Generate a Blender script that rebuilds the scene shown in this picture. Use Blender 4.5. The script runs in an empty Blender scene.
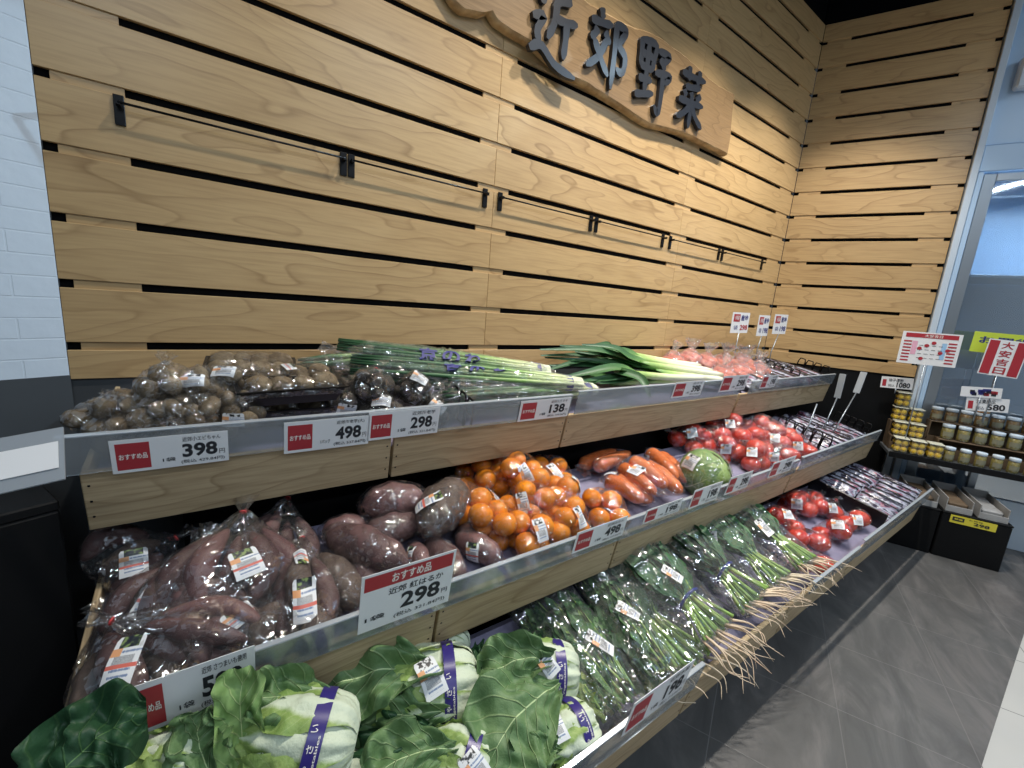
import bpy, math, random
import numpy as np
from mathutils import Vector, Matrix, noise

SC = bpy.context.scene
COL = SC.collection
PI = math.pi
V = lambda *a: np.array(a, float)

# ------------------------------------------------------------------ camera model (metres)
CAM = V(0, -1.4913, 1.25)
FOC = 423.29
CR = V(0.817606, -0.570691, 0.076371)
CU = V(0.047107, 0.198496, 0.978969)
CF = V(0.573848, 0.796813, -0.189175)
TH = math.radians(66.569)
DB = V(math.cos(TH), -math.sin(TH), 0)      # along the right-hand wall, away from the corner
NB = V(-math.sin(TH), -math.cos(TH), 0)     # out of the right-hand wall into the room
CORN = V(3.3546, 0, 0)
XL = -0.2985                                # left end of the panelled wall
def ray(u, v): return CF * FOC + CR * (u - 512) + CU * (384 - v)
def on_plane(u, v, p0, n):
    r = ray(u, v); return CAM + r * (np.dot(p0 - CAM, n) / np.dot(r, n))
def at_y(u, v, y): return on_plane(u, v, V(0, y, 0), V(0, 1, 0))
def at_z(u, v, z): return on_plane(u, v, V(0, 0, z), V(0, 0, 1))
def on_b(u, v, off=0.0): return on_plane(u, v, CORN + NB * off, NB)
def depth(p): return float(np.dot(p - CAM, CF))
def pxm(p): return depth(p) / FOC            # metres per pixel at a point
def unit(a):
    a = np.asarray(a, float); return a / (np.linalg.norm(a) + 1e-12)
def b_pt(s, off, z): return CORN + DB * s + NB * off + V(0, 0, z)

# ------------------------------------------------------------------ materials
MATS = {}
class NT:
    def __init__(s, name):
        s.m = bpy.data.materials.new(name); s.m.use_nodes = True
        s.t = s.m.node_tree; s.t.nodes.clear()
        s.out = s.n('OutputMaterial')
        MATS[name] = s.m
    def n(s, typ, **kw):
        nd = s.t.nodes.new('ShaderNode' + typ)
        for k, v in kw.items():
            if k.startswith('_'): setattr(nd, k[1:], v)
        for k, v in kw.items():
            if k.startswith('_'): continue
            key = int(k[1:]) if k[0] == 'i' and k[1:].isdigit() else k.replace('__', ' ')
            sock = nd.inputs[key]
            if hasattr(v, 'is_output'): s.t.links.new(v, sock)
            elif hasattr(v, 'outputs'): s.t.links.new(v.outputs[0], sock)
            else:
                if isinstance(v, (tuple, list)) and len(v) == 3 and sock.type == 'RGBA': v = (*v, 1)
                sock.default_value = v
        return nd
    def math(s, op, a, b=0.0, c=0.0, clamp=False):
        return s.n('Math', _operation=op, _use_clamp=clamp, i0=a, i1=b, i2=c).outputs[0]
    def ramp(s, fac, stops, interp='LINEAR'):
        nd = s.n('ValToRGB', Fac=fac); cr = nd.color_ramp; cr.interpolation = interp
        while len(cr.elements) < len(stops): cr.elements.new(0.5)
        for e, (p, c) in zip(cr.elements, stops):
            e.position = p; e.color = (*c, 1) if len(c) == 3 else c
        return nd.outputs[0]
    def mix(s, f, a, b, blend='MIX'):
        nd = s.n('Mix', _data_type='RGBA', _blend_type=blend)
        for sock, v in ((nd.inputs[0], f), (nd.inputs[6], a), (nd.inputs[7], b)):
            if hasattr(v, 'is_output'): s.t.links.new(v, sock)
            else: sock.default_value = (*v, 1) if isinstance(v, (tuple, list)) and len(v) == 3 else v
        return nd.outputs[2]
    def coord(s, which='Object', scale=(1, 1, 1), rot=(0, 0, 0), loc=(0, 0, 0)):
        tc = s.n('TexCoord')
        return s.n('Mapping', Vector=tc.outputs[which], Scale=scale, Rotation=rot, Location=loc).outputs[0]
    def noise(s, vec, scale=5, detail=3, rough=0.5, dist=0.0):
        return s.n('TexNoise', Vector=vec, Scale=scale, Detail=detail, Roughness=rough, Distortion=dist).outputs[0]
    def bump(s, h, strength=0.3, dist=0.002):
        return s.n('Bump', Height=h, Strength=strength, Distance=dist).outputs[0]
    def surf(s, sh):
        s.t.links.new(sh.outputs[0] if hasattr(sh, 'outputs') else sh, s.out.inputs[0]); return s.m
    def bsdf(s, color, rough=0.5, normal=None, metal=0.0, spec=0.5, **kw):
        p = s.n('BsdfPrincipled', Base__Color=color, Roughness=rough, Metallic=metal, **kw)
        p.inputs['Specular IOR Level'].default_value = spec
        if normal is not None: s.t.links.new(normal, p.inputs['Normal'])
        return p
def srgb(r, g, b):
    f = lambda c: (c / 255 / 12.92) if c / 255 <= 0.04045 else ((c / 255 + 0.055) / 1.055) ** 2.4
    return (f(r), f(g), f(b))
def simple(name, rgb, rough=0.5, metal=0.0, spec=0.5, rgb2=None, scale=8.0, bump=0.0, bscale=40.0, coord='Object', detail=4):
    t = NT(name); nrm = None; c = srgb(*rgb)
    vec = t.coord(coord) if (rgb2 or bump) else None
    if rgb2:
        n = t.noise(vec, scale, detail, 0.6)
        c = t.ramp(n, [(0.36, c), (0.64, srgb(*rgb2))])
    if bump: nrm = t.bump(t.noise(vec, bscale, 3), bump)
    return t.surf(t.bsdf(c, rough, nrm, metal, spec))

def mat_wood(name, light, mid, dark, ring=7.0, gloss=0.42, fine=0.35):
    # planks run along u; every plank has its own offset in its UVs
    t = NT(name)
    vec = t.coord('UV')
    warp = t.noise(t.coord('UV', scale=(0.9, 5.0, 1)), 1.6, 2, 0.5)
    sx = t.n('SeparateXYZ', Vector=vec)
    yy = t.math('MULTIPLY', sx.outputs[1], ring)
    f = t.math('ADD', t.math('MULTIPLY', warp, 9.0), yy)
    rings = t.math('FRACT', f)
    rings = t.ramp(rings, [(0.0, (0, 0, 0)), (0.55, (0.10, 0.10, 0.10)), (0.84, (0.35, 0.35, 0.35)), (0.94, (1, 1, 1)), (1.0, (0.0, 0.0, 0.0))])
    rings = t.math('MULTIPLY', rings, t.ramp(t.noise(t.coord('UV', scale=(1.5, 4, 1)), 1.3, 3, 0.6), [(0.35, (0.25, 0.25, 0.25)), (0.65, (1, 1, 1))]))
    fib = t.noise(t.coord('UV', scale=(6, 160, 1)), 1.0, 3, 0.6)
    patch = t.noise(t.coord('UV', scale=(1.2, 3, 1)), 1.0, 2, 0.5)
    c = t.mix(patch, srgb(*light), srgb(*mid))
    c = t.mix(t.math('MULTIPLY', rings, 0.62), c, srgb(*dark))
    c = t.mix(t.math('MULTIPLY', t.ramp(fib, [(0.42, (0, 0, 0)), (0.7, (1, 1, 1))]), fine), c, srgb(*dark))
    return t.surf(t.bsdf(c, gloss, t.bump(fib, 0.12, 0.001)))

def mat_film(name, tint=(1, 1, 1), base=0.05, wr=0.30, scale=34.0, rough=0.08, haze=0.02, tilt=1.3):
    # clear wrapping film: mostly lets light through; crumpled facets and sharp creases glint
    t = NT(name); ob = t.coord('Object')
    wv = t.n('TexNoise', Vector=ob, Scale=scale * 0.5, Detail=2.0).outputs['Color']
    vec = t.n('VectorMath', _operation='MULTIPLY_ADD', i0=wv, i1=(1.6 / scale,) * 3, i2=ob).outputs[0]
    def facets(sc, k):
        v = t.n('TexVoronoi', Vector=vec, Scale=sc).outputs['Color']
        o = t.n('VectorMath', _operation='SUBTRACT', i0=v, i1=(0.5, 0.5, 0.5)).outputs[0]
        return t.n('VectorMath', _operation='MULTIPLY', i0=o, i1=(k, k, k)).outputs[0]
    soft = t.n('VectorMath', _operation='SUBTRACT', i0=t.n('TexNoise', Vector=vec, Scale=scale * 0.8, Detail=3.0).outputs['Color'], i1=(0.5, 0.5, 0.5)).outputs[0]
    s3 = t.n('VectorMath', _operation='MULTIPLY_ADD', i0=soft, i1=(tilt * 1.3,) * 3, i2=facets(scale, tilt * 0.75)).outputs[0]
    geo = t.n('NewGeometry').outputs['Normal']
    nrm = t.n('VectorMath', _operation='NORMALIZE', i0=t.n('VectorMath', _operation='ADD', i0=geo, i1=s3).outputs[0]).outputs[0]
    gl = t.n('BsdfGlossy', Color=(1, 1, 1, 1), Roughness=rough, Normal=nrm)
    tr = t.n('BsdfTransparent', Color=(*tint, 1))
    df = t.n('BsdfDiffuse', Color=(0.8, 0.82, 0.84, 1))
    lw = t.n('LayerWeight', Blend=0.25).outputs[0]
    crease = t.n('TexVoronoi', Vector=vec, Scale=scale * 0.55, _feature='DISTANCE_TO_EDGE').outputs[0]
    cr = t.ramp(crease, [(0.0, (1, 1, 1)), (0.05, (0, 0, 0))])
    fac = t.math('ADD', t.math('MULTIPLY', lw, wr), base)
    fac = t.math('ADD', fac, t.math('MULTIPLY', cr, 0.16), clamp=True)
    body = t.n('MixShader', i0=haze, i1=tr, i2=df)
    return t.surf(t.n('MixShader', i0=fac, i1=body, i2=gl))

def mat_glass(name, tint, refl=0.08, haze=0.0, hz=(0.6, 0.65, 0.7), rough=0.03):
    t = NT(name)
    gl = t.n('BsdfGlossy', Color=(1, 1, 1, 1), Roughness=rough)
    tr = t.n('BsdfTransparent', Color=(*tint, 1))
    df = t.n('BsdfDiffuse', Color=(*hz, 1))
    body = t.n('MixShader', i0=haze, i1=tr, i2=df)
    lw = t.n('LayerWeight', Blend=0.3).outputs[0]
    return t.surf(t.n('MixShader', i0=t.math('ADD', t.math('MULTIPLY', lw, 0.35), refl, clamp=True), i1=body, i2=gl))

# ------------------------------------------------------------------ mesh building
FILM = {}          # the film part of each wrapped thing
class MB:
    def __init__(s): s.v = []; s.f = []; s.m = []; s.uv = []; s.n = 0; s.sm = []
    def add(s, verts, faces, mat=0, uv=None, smooth=True):
        verts = np.asarray(verts, float).reshape(-1, 3)
        k = s.n; s.v.append(verts); s.n += len(verts)
        s.uv.append(np.zeros((len(verts), 2)) if uv is None else np.asarray(uv, float).reshape(-1, 2))
        for i, f in enumerate(faces):
            s.f.append([j + k for j in f])
            s.m.append(mat if isinstance(mat, int) else mat[i]); s.sm.append(smooth)
        return s
    def mesh(s, name, mats):
        v = np.concatenate(s.v) if s.v else np.zeros((0, 3))
        me = bpy.data.meshes.new(name)
        me.from_pydata(v.tolist(), [], s.f)
        me.polygons.foreach_set('material_index', s.m)
        me.polygons.foreach_set('use_smooth', s.sm)
        uv = np.concatenate(s.uv); lay = me.uv_layers.new(name='UVMap')
        li = np.empty(len(me.loops), int); me.loops.foreach_get('vertex_index', li)
        lay.data.foreach_set('uv', uv[li].ravel())
        for m in (mats if isinstance(mats, (list, tuple)) else [mats]): me.materials.append(MATS[m])
        me.update(); return me
    def build(s, name, mats, parent=None, loc=None):
        o = bpy.data.objects.new(name, s.mesh(name, mats)); COL.objects.link(o)
        if name == 'film': FILM[parent.name] = o
        if parent is not None: o.parent = parent
        if loc is not None: o.location = tuple(loc)
        return o
def tag(o, label=None, cat=None, group=None, kind=None):
    if label: o['label'] = label
    if cat: o['category'] = cat
    if group: o['group'] = group
    if kind: o['kind'] = kind
    return o
def thing(name, label, cat, loc=(0, 0, 0), group=None):
    o = bpy.data.objects.new(name, None); COL.objects.link(o); o.empty_display_size = 0.02
    o.location = tuple(loc); return tag(o, label, cat, group)
def copy_tree(o, parent=None):
    c = o.copy(); COL.objects.link(c)
    if parent is not None: c.parent = parent
    for ch in list(o.children): copy_tree(ch, c)
    return c

def rotz(a): c, s = math.cos(a), math.sin(a); return np.array([[c, -s, 0], [s, c, 0], [0, 0, 1.0]])
def roty(a): c, s = math.cos(a), math.sin(a); return np.array([[c, 0, s], [0, 1.0, 0], [-s, 0, c]])
def rotx(a): c, s = math.cos(a), math.sin(a); return np.array([[1.0, 0, 0], [0, c, -s], [0, s, c]])
def frame_x(ax, up=(0, 0, 1)):
    # columns: local x along ax, local z as near to up as can be
    x = unit(ax); up = np.asarray(up, float)
    y = np.cross(up, x)
    if np.linalg.norm(y) < 1e-4: y = np.cross(V(0, 1, 0), x)
    y = unit(y); z = np.cross(x, y); return np.stack([x, y, z], 1)

BOXF = [(0, 3, 2, 1), (4, 5, 6, 7), (0, 1, 5, 4), (1, 2, 6, 5), (2, 3, 7, 6), (3, 0, 4, 7)]
def box(mb, c, size, R=None, mat=0, uvs=None, bev=0.0):
    c = np.asarray(c, float); h = np.asarray(size, float) / 2
    rnd = random.random() * 9
    # every face its own verts so that UVs and edges stay crisp; bev chamfers the edges
    P = [V(sx * h[0], sy * h[1], sz * h[2]) for sz in (-1, 1) for sx, sy in ((-1, -1), (1, -1), (1, 1), (-1, 1))]
    la = int(np.argmax(h))
    vs, fs, uv = [], [], []
    if bev > 0:
        b = bev; g = {}
        def vid(p):
            k = tuple(np.round(p, 7))
            if k not in g: g[k] = len(vs); vs.append(p)
            return g[k]
        for f in BOXF:
            q = [P[i] for i in f]; cc = sum(q) / 4; nax = int(np.argmax(np.abs(cc) / (h + 1e-9)))
            idx = []
            for p in q:
                p2 = p.copy()
                for a in range(3):
                    if a != nax: p2[a] -= math.copysign(min(b, h[a] * 0.9), p2[a])
                idx.append(vid(p2))
            fs.append(tuple(idx))
        nf = len(fs)
        def cut(p, nax):
            p2 = p.copy()
            for a in range(3):
                if a != nax: p2[a] -= math.copysign(min(b, h[a] * 0.9), p2[a])
            return vid(p2)
        for a in range(3):
            o1, o2 = [x for x in range(3) if x != a]
            for s1 in (-1, 1):
                for s2 in (-1, 1):
                    e = []
                    for s0 in (-1, 1):
                        p = V(0, 0, 0); p[a] = s0 * h[a]; p[o1] = s1 * h[o1]; p[o2] = s2 * h[o2]; e.append(p)
                    fs.append((cut(e[0], o1), cut(e[1], o1), cut(e[1], o2), cut(e[0], o2)))
        for p in P: fs.append((cut(p, 0), cut(p, 1), cut(p, 2)))
        V_ = np.array(vs)
        ctr = V(0, 0, 0)
        fx = []
        for f in fs:
            pts = V_[list(f)]; nrm = np.cross(pts[1] - pts[0], pts[2] - pts[0])
            fx.append(f if np.dot(nrm, pts.mean(0)) > 0 else f[::-1])
        o = [a for a in range(3) if a != la]
        uv = np.stack([V_[:, la] + rnd * 3.1, V_[:, o[0]] + V_[:, o[1]] * 0.7 + rnd], 1)
        Vw = V_ @ (R.T if R is not None else np.eye(3)) + c
        mb.add(Vw, fx, mat, uv, smooth=False); return
    for f in BOXF:
        q = np.array([P[i] for i in f]); k = len(vs)
        vs += list(q); fs.append((k, k + 1, k + 2, k + 3))
        o = [a for a in range(3) if a != la]
        uv += [(p[la] + rnd * 3.1, p[o[0]] + p[o[1]] * 0.7 + rnd) for p in q]
    Vw = np.array(vs) @ (R.T if R is not None else np.eye(3)) + c
    mb.add(Vw, fs, mat, uv, smooth=False)

def grid_faces(nu, nv, wrap=False):
    f = []
    for j in range(nv - 1):
        for i in range(nu if wrap else nu - 1):
            i2 = (i + 1) % nu
            f.append((j * nu + i, j * nu + i2, (j + 1) * nu + i2, (j + 1) * nu + i))
    return f
def tube(mb, pts, rad, seg=8, cap=True, mat=0, flat=None):
    pts = np.asarray(pts, float); n = len(pts); rad = np.broadcast_to(np.asarray(rad, float), (n,))
    tg = np.gradient(pts, axis=0); tg /= np.linalg.norm(tg, axis=1)[:, None] + 1e-12
    a = np.cross(tg[0], V(0, 0, 1));
    if np.linalg.norm(a) < 1e-3: a = np.cross(tg[0], V(1, 0, 0))
    a = unit(a); A = []
    for i in range(n):
        a = unit(a - tg[i] * np.dot(a, tg[i])); A.append(a)
    A = np.array(A); B = np.cross(tg, A)
    an = np.arange(seg) * 2 * PI / seg
    fl = 1.0 if flat is None else flat
    ring = pts[:, None, :] + rad[:, None, None] * (np.cos(an)[None, :, None] * A[:, None, :] + fl * np.sin(an)[None, :, None] * B[:, None, :])
    vs = ring.reshape(-1, 3); fs = grid_faces(seg, n, True)
    uv = np.stack([np.tile(an / (2 * PI), n), np.repeat(np.linspace(0, 1, n), seg)], 1)
    if cap:
        fs = fs + [tuple(range(seg))[::-1], tuple(range((n - 1) * seg, n * seg))]
    mb.add(vs, fs, mat, uv)
def bez(p0, p1, p2, n=10):
    t = np.linspace(0, 1, n)[:, None]
    return (1 - t) ** 2 * np.asarray(p0, float) + 2 * t * (1 - t) * np.asarray(p1, float) + t * t * np.asarray(p2, float)
def spline(P, n=12):
    P = np.asarray(P, float); m = len(P)
    if m == 2: return P[0] + np.linspace(0, 1, n)[:, None] * (P[1] - P[0])
    Q = np.vstack([2 * P[0] - P[1], P, 2 * P[-1] - P[-2]]); out = []
    for t in np.linspace(0, m - 1 - 1e-9, n):
        i = int(t); u = t - i; a, b, c, d = Q[i], Q[i + 1], Q[i + 2], Q[i + 3]
        out.append(0.5 * (2 * b + (c - a) * u + (2 * a - 5 * b + 4 * c - d) * u * u + (3 * b - a - 3 * c + d) * u ** 3))
    return np.array(out)
def n3(p, s=1.0, seed=0.0): return noise.noise(Vector((p[0] * s + seed, p[1] * s - seed * 1.7, p[2] * s + seed * 0.6)))
def lathe(mb, prof, c=(0, 0, 0), seg=20, mat=0, R=None):
    prof = np.asarray(prof, float); an = np.arange(seg) * 2 * PI / seg
    vs = np.stack([prof[:, 0][:, None] * np.cos(an), prof[:, 0][:, None] * np.sin(an), np.repeat(prof[:, 1][:, None], seg, 1)], 2).reshape(-1, 3)
    if R is not None: vs = vs @ R.T
    uv = np.stack([np.tile(an / (2 * PI), len(prof)), np.repeat(np.linspace(0, 1, len(prof)), seg)], 1)
    fs = [tuple(reversed(f)) for f in grid_faces(seg, len(prof), True)] if False else grid_faces(seg, len(prof), True)
    mb.add(vs + np.asarray(c, float), fs, mat, uv)
def lump(mb, c, rad, R=None, amp=0.05, seed=0.0, nu=14, nv=9, mat=0, power=1.0, fs=2.2):
    th = np.linspace(0, PI, nv)[:, None]; ph = (np.arange(nu) * 2 * PI / nu)[None, :]
    d = np.stack([np.sin(th) * np.cos(ph), np.sin(th) * np.sin(ph), np.cos(th) + 0 * ph], 2).reshape(-1, 3)
    k = np.array([1 + amp * n3(x, fs, seed) * 2 for x in d])
    p = d * k[:, None] * np.asarray(rad, float)
    if R is not None: p = p @ R.T
    uv = np.stack([np.tile(np.arange(nu) / nu, nv), np.repeat(np.linspace(0, 1, nv), nu)], 1)
    mb.add(p + np.asarray(c, float), [f[::-1] for f in grid_faces(nu, nv, True)], mat, uv)

# text as mesh, fitted into a rectangle
_TX = {}
def text_geo(s, bold=0.0):
    k = (s, bold)
    if k not in _TX:
        cu = bpy.data.curves.new('text', 'FONT'); cu.body = s; cu.offset = bold; cu.resolution_u = 3
        ob = bpy.data.objects.new('text', cu); COL.objects.link(ob)
        dg = bpy.context.evaluated_depsgraph_get(); me = bpy.data.meshes.new_from_object(ob.evaluated_get(dg))
        v = np.array([x.co[:] for x in me.vertices]); f = [tuple(p.vertices) for p in me.polygons]
        bpy.data.objects.remove(ob); bpy.data.curves.remove(cu); bpy.data.meshes.remove(me)
        lo, hi = v.min(0), v.max(0); v = (v[:, :2] - lo[:2]) / (hi - lo + 1e-9)[:2]
        _TX[k] = (v, f, (hi - lo)[0] / (hi - lo)[1])
    return _TX[k]
def put_text(mb, s, O, ex, ey, x0, y0, w, h, mat, lift=0.0006, bold=0.0):
    # O + ex*x + ey*y is the card plane; the text fills the rectangle
    v, f, asp = text_geo(s, bold)
    nz = unit(np.cross(ex, ey))
    P = O + np.outer(x0 + v[:, 0] * w, ex) + np.outer(y0 + v[:, 1] * h, ey) + nz * lift
    mb.add(P, f, mat, smooth=False)
def rect(mb, O, ex, ey, x0, y0, w, h, mat, lift=0.0):
    nz = unit(np.cross(ex, ey)); O = np.asarray(O, float) + nz * lift
    mb.add([O + ex * x + ey * y for x, y in ((x0, y0), (x0 + w, y0), (x0 + w, y0 + h), (x0, y0 + h))], [(0, 1, 2, 3)], mat, [(0, 0), (1, 0), (1, 1), (0, 1)], smooth=False)
def slab(mb, O, ex, ey, w, h, t, mat=0):
    # a thin board whose face is O..O+ex*w+ey*h and whose thickness t lies behind it
    nz = unit(np.cross(ex, ey)); c = np.asarray(O, float) + ex * w / 2 + ey * h / 2 - nz * t / 2
    box(mb, c, (w, h, t), np.stack([ex, ey, nz], 1), mat)

# ------------------------------------------------------------------ produce trays: where they stand
TILT = math.radians(10.5)
EX = V(1, 0, 0); EV = V(0, math.cos(TILT), math.sin(TILT)); EW = V(0, -math.sin(TILT), math.cos(TILT))
TRAY = {'top': V(0, -0.446, 0.878), 'mid': V(0, -0.741, 0.575), 'bot': V(0, -1.029, 0.298)}
MATW = {'top': -0.035, 'mid': -0.035, 'bot': -0.03}
def tl(t, x, v, w): return TRAY[t] + EX * x + EV * v + EW * w       # tray-local to world
def tp(t, u, v, w): return on_plane(u, v, TRAY[t] + EW * w, EW)      # pixel to the plane w above a tray's rim
# ------------------------------------------------------------------ the materials of the place
mat_wood('plank_wood', (202, 172, 126), (186, 154, 108), (130, 98, 60), ring=17.0, gloss=0.32, fine=0.26)
mat_wood('crate_wood', (196, 176, 142), (172, 150, 116), (120, 96, 64), ring=22.0, gloss=0.55, fine=0.45)
mat_wood('sign_wood', (158, 130, 94), (138, 110, 76), (104, 80, 52), ring=16.0, gloss=0.3, fine=0.4)
simple('sign_bark', (196, 166, 122), 0.5, rgb2=(158, 126, 84), scale=20, bump=0.5, bscale=60)
simple('black_gap', (7, 8, 10), 0.8, spec=0.1)
simple('black_board', (11, 12, 14), 0.6, spec=0.2)
simple('grey_paint', (66, 70, 74), 0.6, rgb2=(60, 64, 68), scale=3)
simple('store_wall', (190, 196, 200), 0.7)
simple('ceiling_black', (12, 12, 13), 0.9, spec=0.1)
simple('ink', (30, 34, 42), 0.6)
simple('ink_blue', (42, 46, 120), 0.5)
simple('card_white', (226, 228, 230), 0.45)
simple('card_red', (168, 44, 54), 0.45)
simple('card_yellow', (214, 200, 60), 0.5)
simple('card_lime', (196, 214, 70), 0.5)
simple('text_white', (236, 232, 226), 0.5)
simple('black_metal', (18, 18, 20), 0.4, metal=0.6)
simple('grey_metal', (150, 158, 166), 0.35, metal=0.7)
simple('pale_frame', (196, 210, 224), 0.35)
simple('pale_panel', (176, 204, 232), 0.3)
simple('letter_black', (34, 38, 46), 0.35)
simple('mat_lilac', (140, 136, 160), 0.7, rgb2=(126, 122, 148), scale=14)
simple('cardboard', (104, 86, 66), 0.8, rgb2=(88, 72, 54), scale=12)
simple('carton_white', (158, 158, 158), 0.7, rgb2=(136, 135, 133), scale=9)  # white card, greyed to put the shade it stands in into its colour
simple('tie_red', (196, 60, 60), 0.5)
simple('tape_blue', (44, 58, 132), 0.35)
simple('band_purple', (52, 42, 118), 0.3)

t = NT('brick_white'); vec = t.coord('UV')
br = t.n('TexBrick', Vector=vec, Scale=1.0, Mortar__Size=0.002, Brick__Width=0.15, Row__Height=0.049, Mortar__Smooth=0.3)
nz = t.noise(vec, 30, 3)
t.surf(t.bsdf(t.mix(nz, srgb(204, 214, 224), srgb(196, 207, 218)), 0.55, t.bump(t.math('ADD', t.math('MULTIPLY', br.outputs[1], -1.2), t.math('MULTIPLY', nz, 0.4)), 0.5, 0.004)))

t = NT('floor_slate'); vec = t.coord('Object', rot=(0, 0, 0))
br = t.n('TexBrick', Vector=t.coord('UV'), _offset=0.0, Scale=1.0, Mortar__Size=0.0022, Brick__Width=0.36, Row__Height=0.352, Mortar__Smooth=0.6)
n1 = t.noise(t.coord('UV', scale=(1.2, 3.4, 1), rot=(0, 0, 0.5)), 2.4, 5, 0.62, 0.8)
n2 = t.noise(t.coord('UV'), 1.7, 2)
c = t.ramp(n1, [(0.32, srgb(70, 66, 65)), (0.5, srgb(88, 84, 83)), (0.68, srgb(114, 109, 107))])
c = t.mix(t.math('MULTIPLY', n2, 0.5), c, srgb(76, 84, 84))
c = t.mix(t.math('MULTIPLY', br.outputs[1], 0.32), c, srgb(136, 134, 132))
t.surf(t.bsdf(c, t.ramp(n1, [(0.3, (0.5, 0.5, 0.5)), (0.7, (0.36, 0.36, 0.36))]), t.bump(t.math('ADD', n1, t.math('MULTIPLY', br.outputs[1], -0.5)), 0.35, 0.004)))
t = NT('floor_pale'); 
br = t.n('TexBrick', Vector=t.coord('UV'), _offset=0.0, Scale=1.0, Mortar__Size=0.002, Brick__Width=0.36, Row__Height=0.352)
n1 = t.noise(t.coord('UV'), 3, 4)
c = t.mix(br.outputs[1], t.mix(n1, srgb(186, 186, 182), srgb(170, 171, 170)), srgb(112, 112, 112))
t.surf(t.bsdf(c, 0.3))

mat_film('film', base=0.13, wr=0.30, scale=42.0)
mat_film('film_fine', base=0.11, wr=0.28, scale=62.0, haze=0.012)
mat_film('film_hazy', base=0.16, wr=0.40, haze=0.14, scale=55.0)
mat_film('film_sleeve', base=0.13, wr=0.34, scale=34.0, haze=0.05)
mat_glass('acrylic', (0.70, 0.74, 0.77), 0.05, haze=0.26, hz=(0.42, 0.46, 0.50), rough=0.12)
mat_glass('acrylic_edge', (0.85, 0.9, 0.95), 0.08, haze=0.55, hz=(0.5, 0.55, 0.6), rough=0.2)
mat_glass('door_glass', (0.80, 0.87, 0.93), 0.30, haze=0.10, hz=(0.5, 0.6, 0.7))
mat_glass('jar_glass', (0.92, 0.93, 0.9), 0.06, haze=0.03)

# stickers
simple('sticker_white', (228, 230, 232), 0.4)
simple('sticker_orange', (226, 164, 116), 0.4)
simple('sticker_redline', (214, 110, 96), 0.4)
t = NT('sticker_photo'); n = t.noise(t.coord('Object'), 120, 2)
t.surf(t.bsdf(t.ramp(n, [(0.38, srgb(28, 28, 44)), (0.5, srgb(50, 60, 50)), (0.62, srgb(130, 150, 90))]), 0.4))
t = NT('sticker_bird'); n = t.noise(t.coord('Object'), 140, 2)
t.surf(t.bsdf(t.ramp(n, [(0.44, srgb(34, 34, 36)), (0.56, srgb(228, 228, 228))]), 0.4))
t = NT('sticker_bars'); w = t.n('TexWave', Vector=t.coord('UV'), Scale=9.0, Distortion=3.0, _bands_direction='X')
t.surf(t.bsdf(t.ramp(w.outputs[0], [(0.4, srgb(60, 62, 70)), (0.6, srgb(226, 228, 230))]), 0.4))
t = NT('sticker_text'); w = t.n('TexWave', Vector=t.coord('UV'), Scale=2.6, Distortion=0.0, _bands_direction='Y')
n = t.noise(t.coord('UV', scale=(34, 4, 1)), 1.0, 2)
m = t.math('MULTIPLY', w.outputs[0], n)
t.surf(t.bsdf(t.ramp(m, [(0.26, srgb(226, 228, 230)), (0.42, srgb(122, 140, 172))]), 0.4))

# produce
def veg(name, c1, c2, scale=14, rough=0.5, bump=0.2, bscale=60, spec=0.4, stops=None):
    t = NT(name); vec = t.coord('Object')
    n = t.noise(vec, scale, 4, 0.6)
    c = t.ramp(n, stops or [(0.34, srgb(*c1)), (0.66, srgb(*c2))])
    return t.surf(t.bsdf(c, rough, t.bump(t.noise(vec, bscale, 3), bump, 0.003), spec=spec))
veg('taro_skin', (84, 68, 50), (142, 126, 100), 26, 0.8, 0.5, 90)
veg('taro_dark', (46, 42, 38), (84, 76, 68), 26, 0.8, 0.5, 90)
veg('sweet_purple', (84, 60, 60), (116, 88, 86), 18, 0.55, 0.25, 50)
veg('sweet_pink', (112, 78, 78), (140, 106, 102), 14, 0.5, 0.25, 50)
veg('sweet_brown', (84, 70, 64), (112, 96, 86), 18, 0.6, 0.3, 50)
veg('mandarin_skin', (240, 132, 8), (248, 152, 22), 10, 0.38, 0.12, 260)
veg('carrot_skin', (218, 106, 38), (230, 126, 58), 16, 0.45, 0.15, 40)
veg('carrot_red', (222, 96, 70), (232, 124, 92), 16, 0.45, 0.15, 40)
veg('tomato_skin', (212, 56, 42), (226, 86, 66), 5, 0.22, 0.02, 20, spec=0.6)
veg('stalk_green', (58, 96, 40), (96, 136, 58), 20, 0.5)
veg('stem_pale', (120, 158, 70), (160, 190, 104), 20, 0.4)
veg('leaf_spinach', (40, 80, 50), (70, 112, 66), 16, 0.45, 0.35, 40)
veg('leaf_greens', (58, 104, 58), (104, 146, 84), 22, 0.45, 0.3, 50)
veg('leaf_yellow', (116, 138, 62), (164, 178, 98), 24, 0.5, 0.3, 50)
veg('root_pale', (202, 184, 158), (224, 210, 186), 20, 0.6)
veg('root_pink', (204, 178, 152), (222, 204, 178), 20, 0.6)
veg('pickle_yellow', (206, 166, 30), (230, 196, 56), 24, 0.35, 0.1, 50)
veg('pickle_amber', (92, 66, 34), (150, 116, 56), 60, 0.35, 0.1, 50)
veg('pickle_olive', (112, 108, 48), (170, 150, 74), 60, 0.35, 0.1, 50)
simple('poster_pink', (222, 168, 190), 0.5)
simple('poster_sky', (150, 190, 226), 0.5)
simple('jar_label', (128, 126, 104), 0.5)
simple('lid_white', (206, 220, 232), 0.35)
simple('lid_cream', (206, 206, 188), 0.35)
simple('pot_black', (16, 16, 18), 0.3)

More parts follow.
